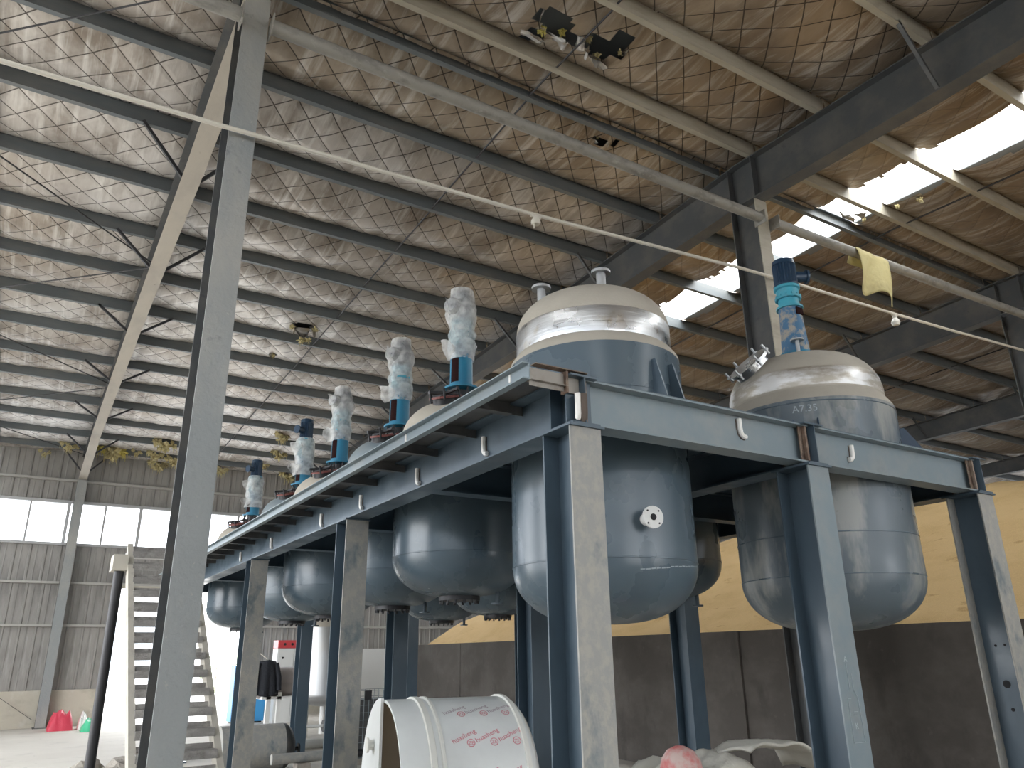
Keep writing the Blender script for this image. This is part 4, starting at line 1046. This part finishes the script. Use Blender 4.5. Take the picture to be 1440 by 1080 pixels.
# blue cupboard in the doorway
bc = empty('blue_cupboard', (5.6, 22.9, 0), 'bright blue metal cupboard standing in the far doorway', 'cupboard')
MB().box(5.22,6.08,22.7,23.2,.04,1.43).build('body', M['bluebox'], bc)
for xx in (5.24, 5.66): 
    d_ = MB().box(xx,xx+.40,22.68,22.698,.08,1.40).build('door', M['bluebox'], bc); MB().box(xx+.34,xx+.36,22.665,22.68,.7,.85).build('handle', M['blacksteel'], d_)
MB().box(5.26,6.04,22.75,23.15,0,.04).build('plinth', M['blacksteel'], bc)
# horizontal receiver tank on a white frame, jacket hung on it
rt = empty('receiver_tank', (5.9, 20.0, 0), 'brown-grey horizontal tank on a white leg frame with a black jacket hung on it', 'tank')
MB().lathe([(0,5.05),(.22,5.08),(.34,5.18),(.36,5.25),(.36,6.35),(.34,6.42),(.22,6.52),(0,6.55)], (0,20.0,1.05), 36, 0, ROTX).build('shell', M['brown'], rt)
for xx in (5.35, 5.6, 6.25): 
    MB().box(xx-.05,xx+.05,19.66,19.76,0,.85).build('leg', M['whitesteel'], rt)
MB().box(5.2,6.4,19.66,20.34,.70,.76).build('cradle', M['whitesteel'], rt)
def jk(u, v):
    w = .26+.05*v-.10*(1-v)**3
    x = 5.22+(u-.5)*2*w; y = 19.55-.10*cos((u-.5)*pi)-.03*sin(u*19)*v
    return (x, y, 1.58-.80*v-.10*abs(u-.5)*(1-v)+.02*sin(u*9)*v)
jacket = cloth_sheet('black_jacket', M['jacket'], None, None, None, 20, 16, jk, 'black jacket hanging on the receiver tank', 'jacket', .05)
jb = MB()
for s in (-1, 1): jb.tube([(5.22+s*.20,19.50,1.50),(5.22+s*.27,19.46,1.2),(5.22+s*.29,19.46,.9)], .06, 10)
jb.build('sleeve', M['jacket'], jacket)
hk = MB().tube([(5.0,20.0,1.35),(5.06,19.8,1.75),(5.20,19.55,1.60)], .012, 6).build('hang_wire', M['conduit'], rt)
# wire mesh pallet cage
cg = empty('wire_cage', (5.5, 12.9, 0), 'wire mesh cage behind the white plastic vessel', 'cage')
mb = MB()
X0, X1, Y0, Y1, ZT = 4.93, 5.75, 12.75, 13.35, 1.09
for k in range(11):
    xx = X0+(X1-X0)*k/10; mb.bar((xx,Y0,.1),(xx,Y0,ZT),.008,.008,(0,1,0)); mb.bar((xx,Y1,.1),(xx,Y1,ZT),.008,.008,(0,1,0))
for k in range(10):
    z = .1+(ZT-.1)*k/9; mb.bar((X0,Y0,z),(X1,Y0,z),.008,.008); mb.bar((X0,Y1,z),(X1,Y1,z),.008,.008); mb.bar((X0,Y0,z),(X0,Y1,z),.008,.008); mb.bar((X1,Y0,z),(X1,Y1,z),.008,.008)
for k in range(7):
    yy = Y0+(Y1-Y0)*k/6; mb.bar((X0,yy,.1),(X0,yy,ZT),.008,.008,(1,0,0))
mb.build('mesh', M['paint_pale'], cg)
MB().box(X0+.08,X0+.2,Y0-.02,Y0,ZT-.14,ZT).build('sign_plate', M['blacksteel'], cg)
MB().box(X0,X1,Y0,Y1,0,.09).build('pallet', M['rubble'], cg)
MB().box(X0+.05,X1-.05,Y0+.1,Y1-.05,.1,.95).build('contents', M['bld'], cg)
# litter by the far wall
lump('red_sack', M['red'], 1.06, 1.62, 23.4, 24.1, .42, 1.2, 'crumpled red plastic sack lying at the foot of the wall column', 'sack', 22, .5, .6)
lump('green_sack', M['green'], 1.74, 2.16, 22.7, 23.2, .24, 5.2, 'crumpled green plastic bag on the floor near the doorway', 'bag', 20, .6, .7)
lump('white_sack', M['whitebag'], 1.72, 1.95, 23.5, 23.9, .34, 7.7, 'small crumpled white bag between the red sack and the green bag', 'bag', 18, .6, .8)
# rubble beside the stair foot
rub = [(.78,13.3,.13),(1.10,13.5,.18),(1.42,13.0,.16),(1.62,13.50,.20),(1.28,14.05,.18),(1.02,12.85,.12),(1.80,14.1,.16)]
names = ['flat dusty lump leftmost in the rubble beside the stair post', 'upright dusty chunk in the middle of the rubble behind the stair post', 'front chunk of rubble right of the stair post', 'largest dark chunk of rubble against the stair stringer', 'rear chunk of rubble half hidden by the others', 'smallest chunk at the front left of the rubble', 'rearmost chunk of rubble beside the stair stringer']
for k, (x, y, r) in enumerate(rub):
    bm = bmesh.new(); bmesh.ops.create_icosphere(bm, subdivisions=2, radius=1.0)
    vs = [(x+v.co.x*r*(1+.5*noise.noise(v.co*1.7+Vector((k*3,0,0)))), y+v.co.y*r*(1+.5*noise.noise(v.co*1.7+Vector((0,k*3,0)))), max(0, r*.62+v.co.z*r*.8*(1+.6*noise.noise(v.co*1.7+Vector((0,0,k*3)))))) for v in bm.verts]
    fs = [tuple(v.index for v in f.verts) for f in bm.faces]; bm.free()
    tag(MB().add(vs, fs).build('rubble_chunk', M['rubble']), names[k], 'rubble', 'rubble beside the stairs')
# outside: pale shrubs and a distant building
for k, (x, y, r, lb) in enumerate([(9.6, 46, 1.0, 'pale overexposed shrub seen through the doorway left of the blue cupboard'), (11.4, 48, 1.2, 'second pale shrub seen through the doorway behind the first')]):
    sh = empty('shrub', (x, y, 0), lb, 'shrub')
    mb = MB(); rnd = random.Random(k)
    for _ in range(420):
        v = Vector((rnd.gauss(0,1), rnd.gauss(0,1), rnd.gauss(0,1))).normalized()*r*rnd.uniform(.6,1); p = Vector((x, y, r*.95))+v
        a = Vector((rnd.uniform(-1,1), rnd.uniform(-1,1), rnd.uniform(-1,1))).normalized()*.13; b_ = a.orthogonal().normalized()*.06
        mb.add([p-a, p+b_, p+a, p-b_], [(0,1,2,3)])
    mb.build('foliage', M['leaf'], sh); MB().cyl((x,y,-.05),(x,y,r),.05,8).build('stem', M['rubble'], sh)
fb = empty('far_shed', (2.5, 80, 0), 'pale blue-grey shed far outside seen between the stair post and stringer', 'building')
MB().box(-3, 12, 80, 88, -.05, 4.2).build('body', M['hazehill'], fb)
MB().prism([(-4.3,0),(4.3,0),(0,1.4)], (-3.2, 84, 4.2), (12.2, 84, 4.2)).build('roof', M['hazehill'], fb)
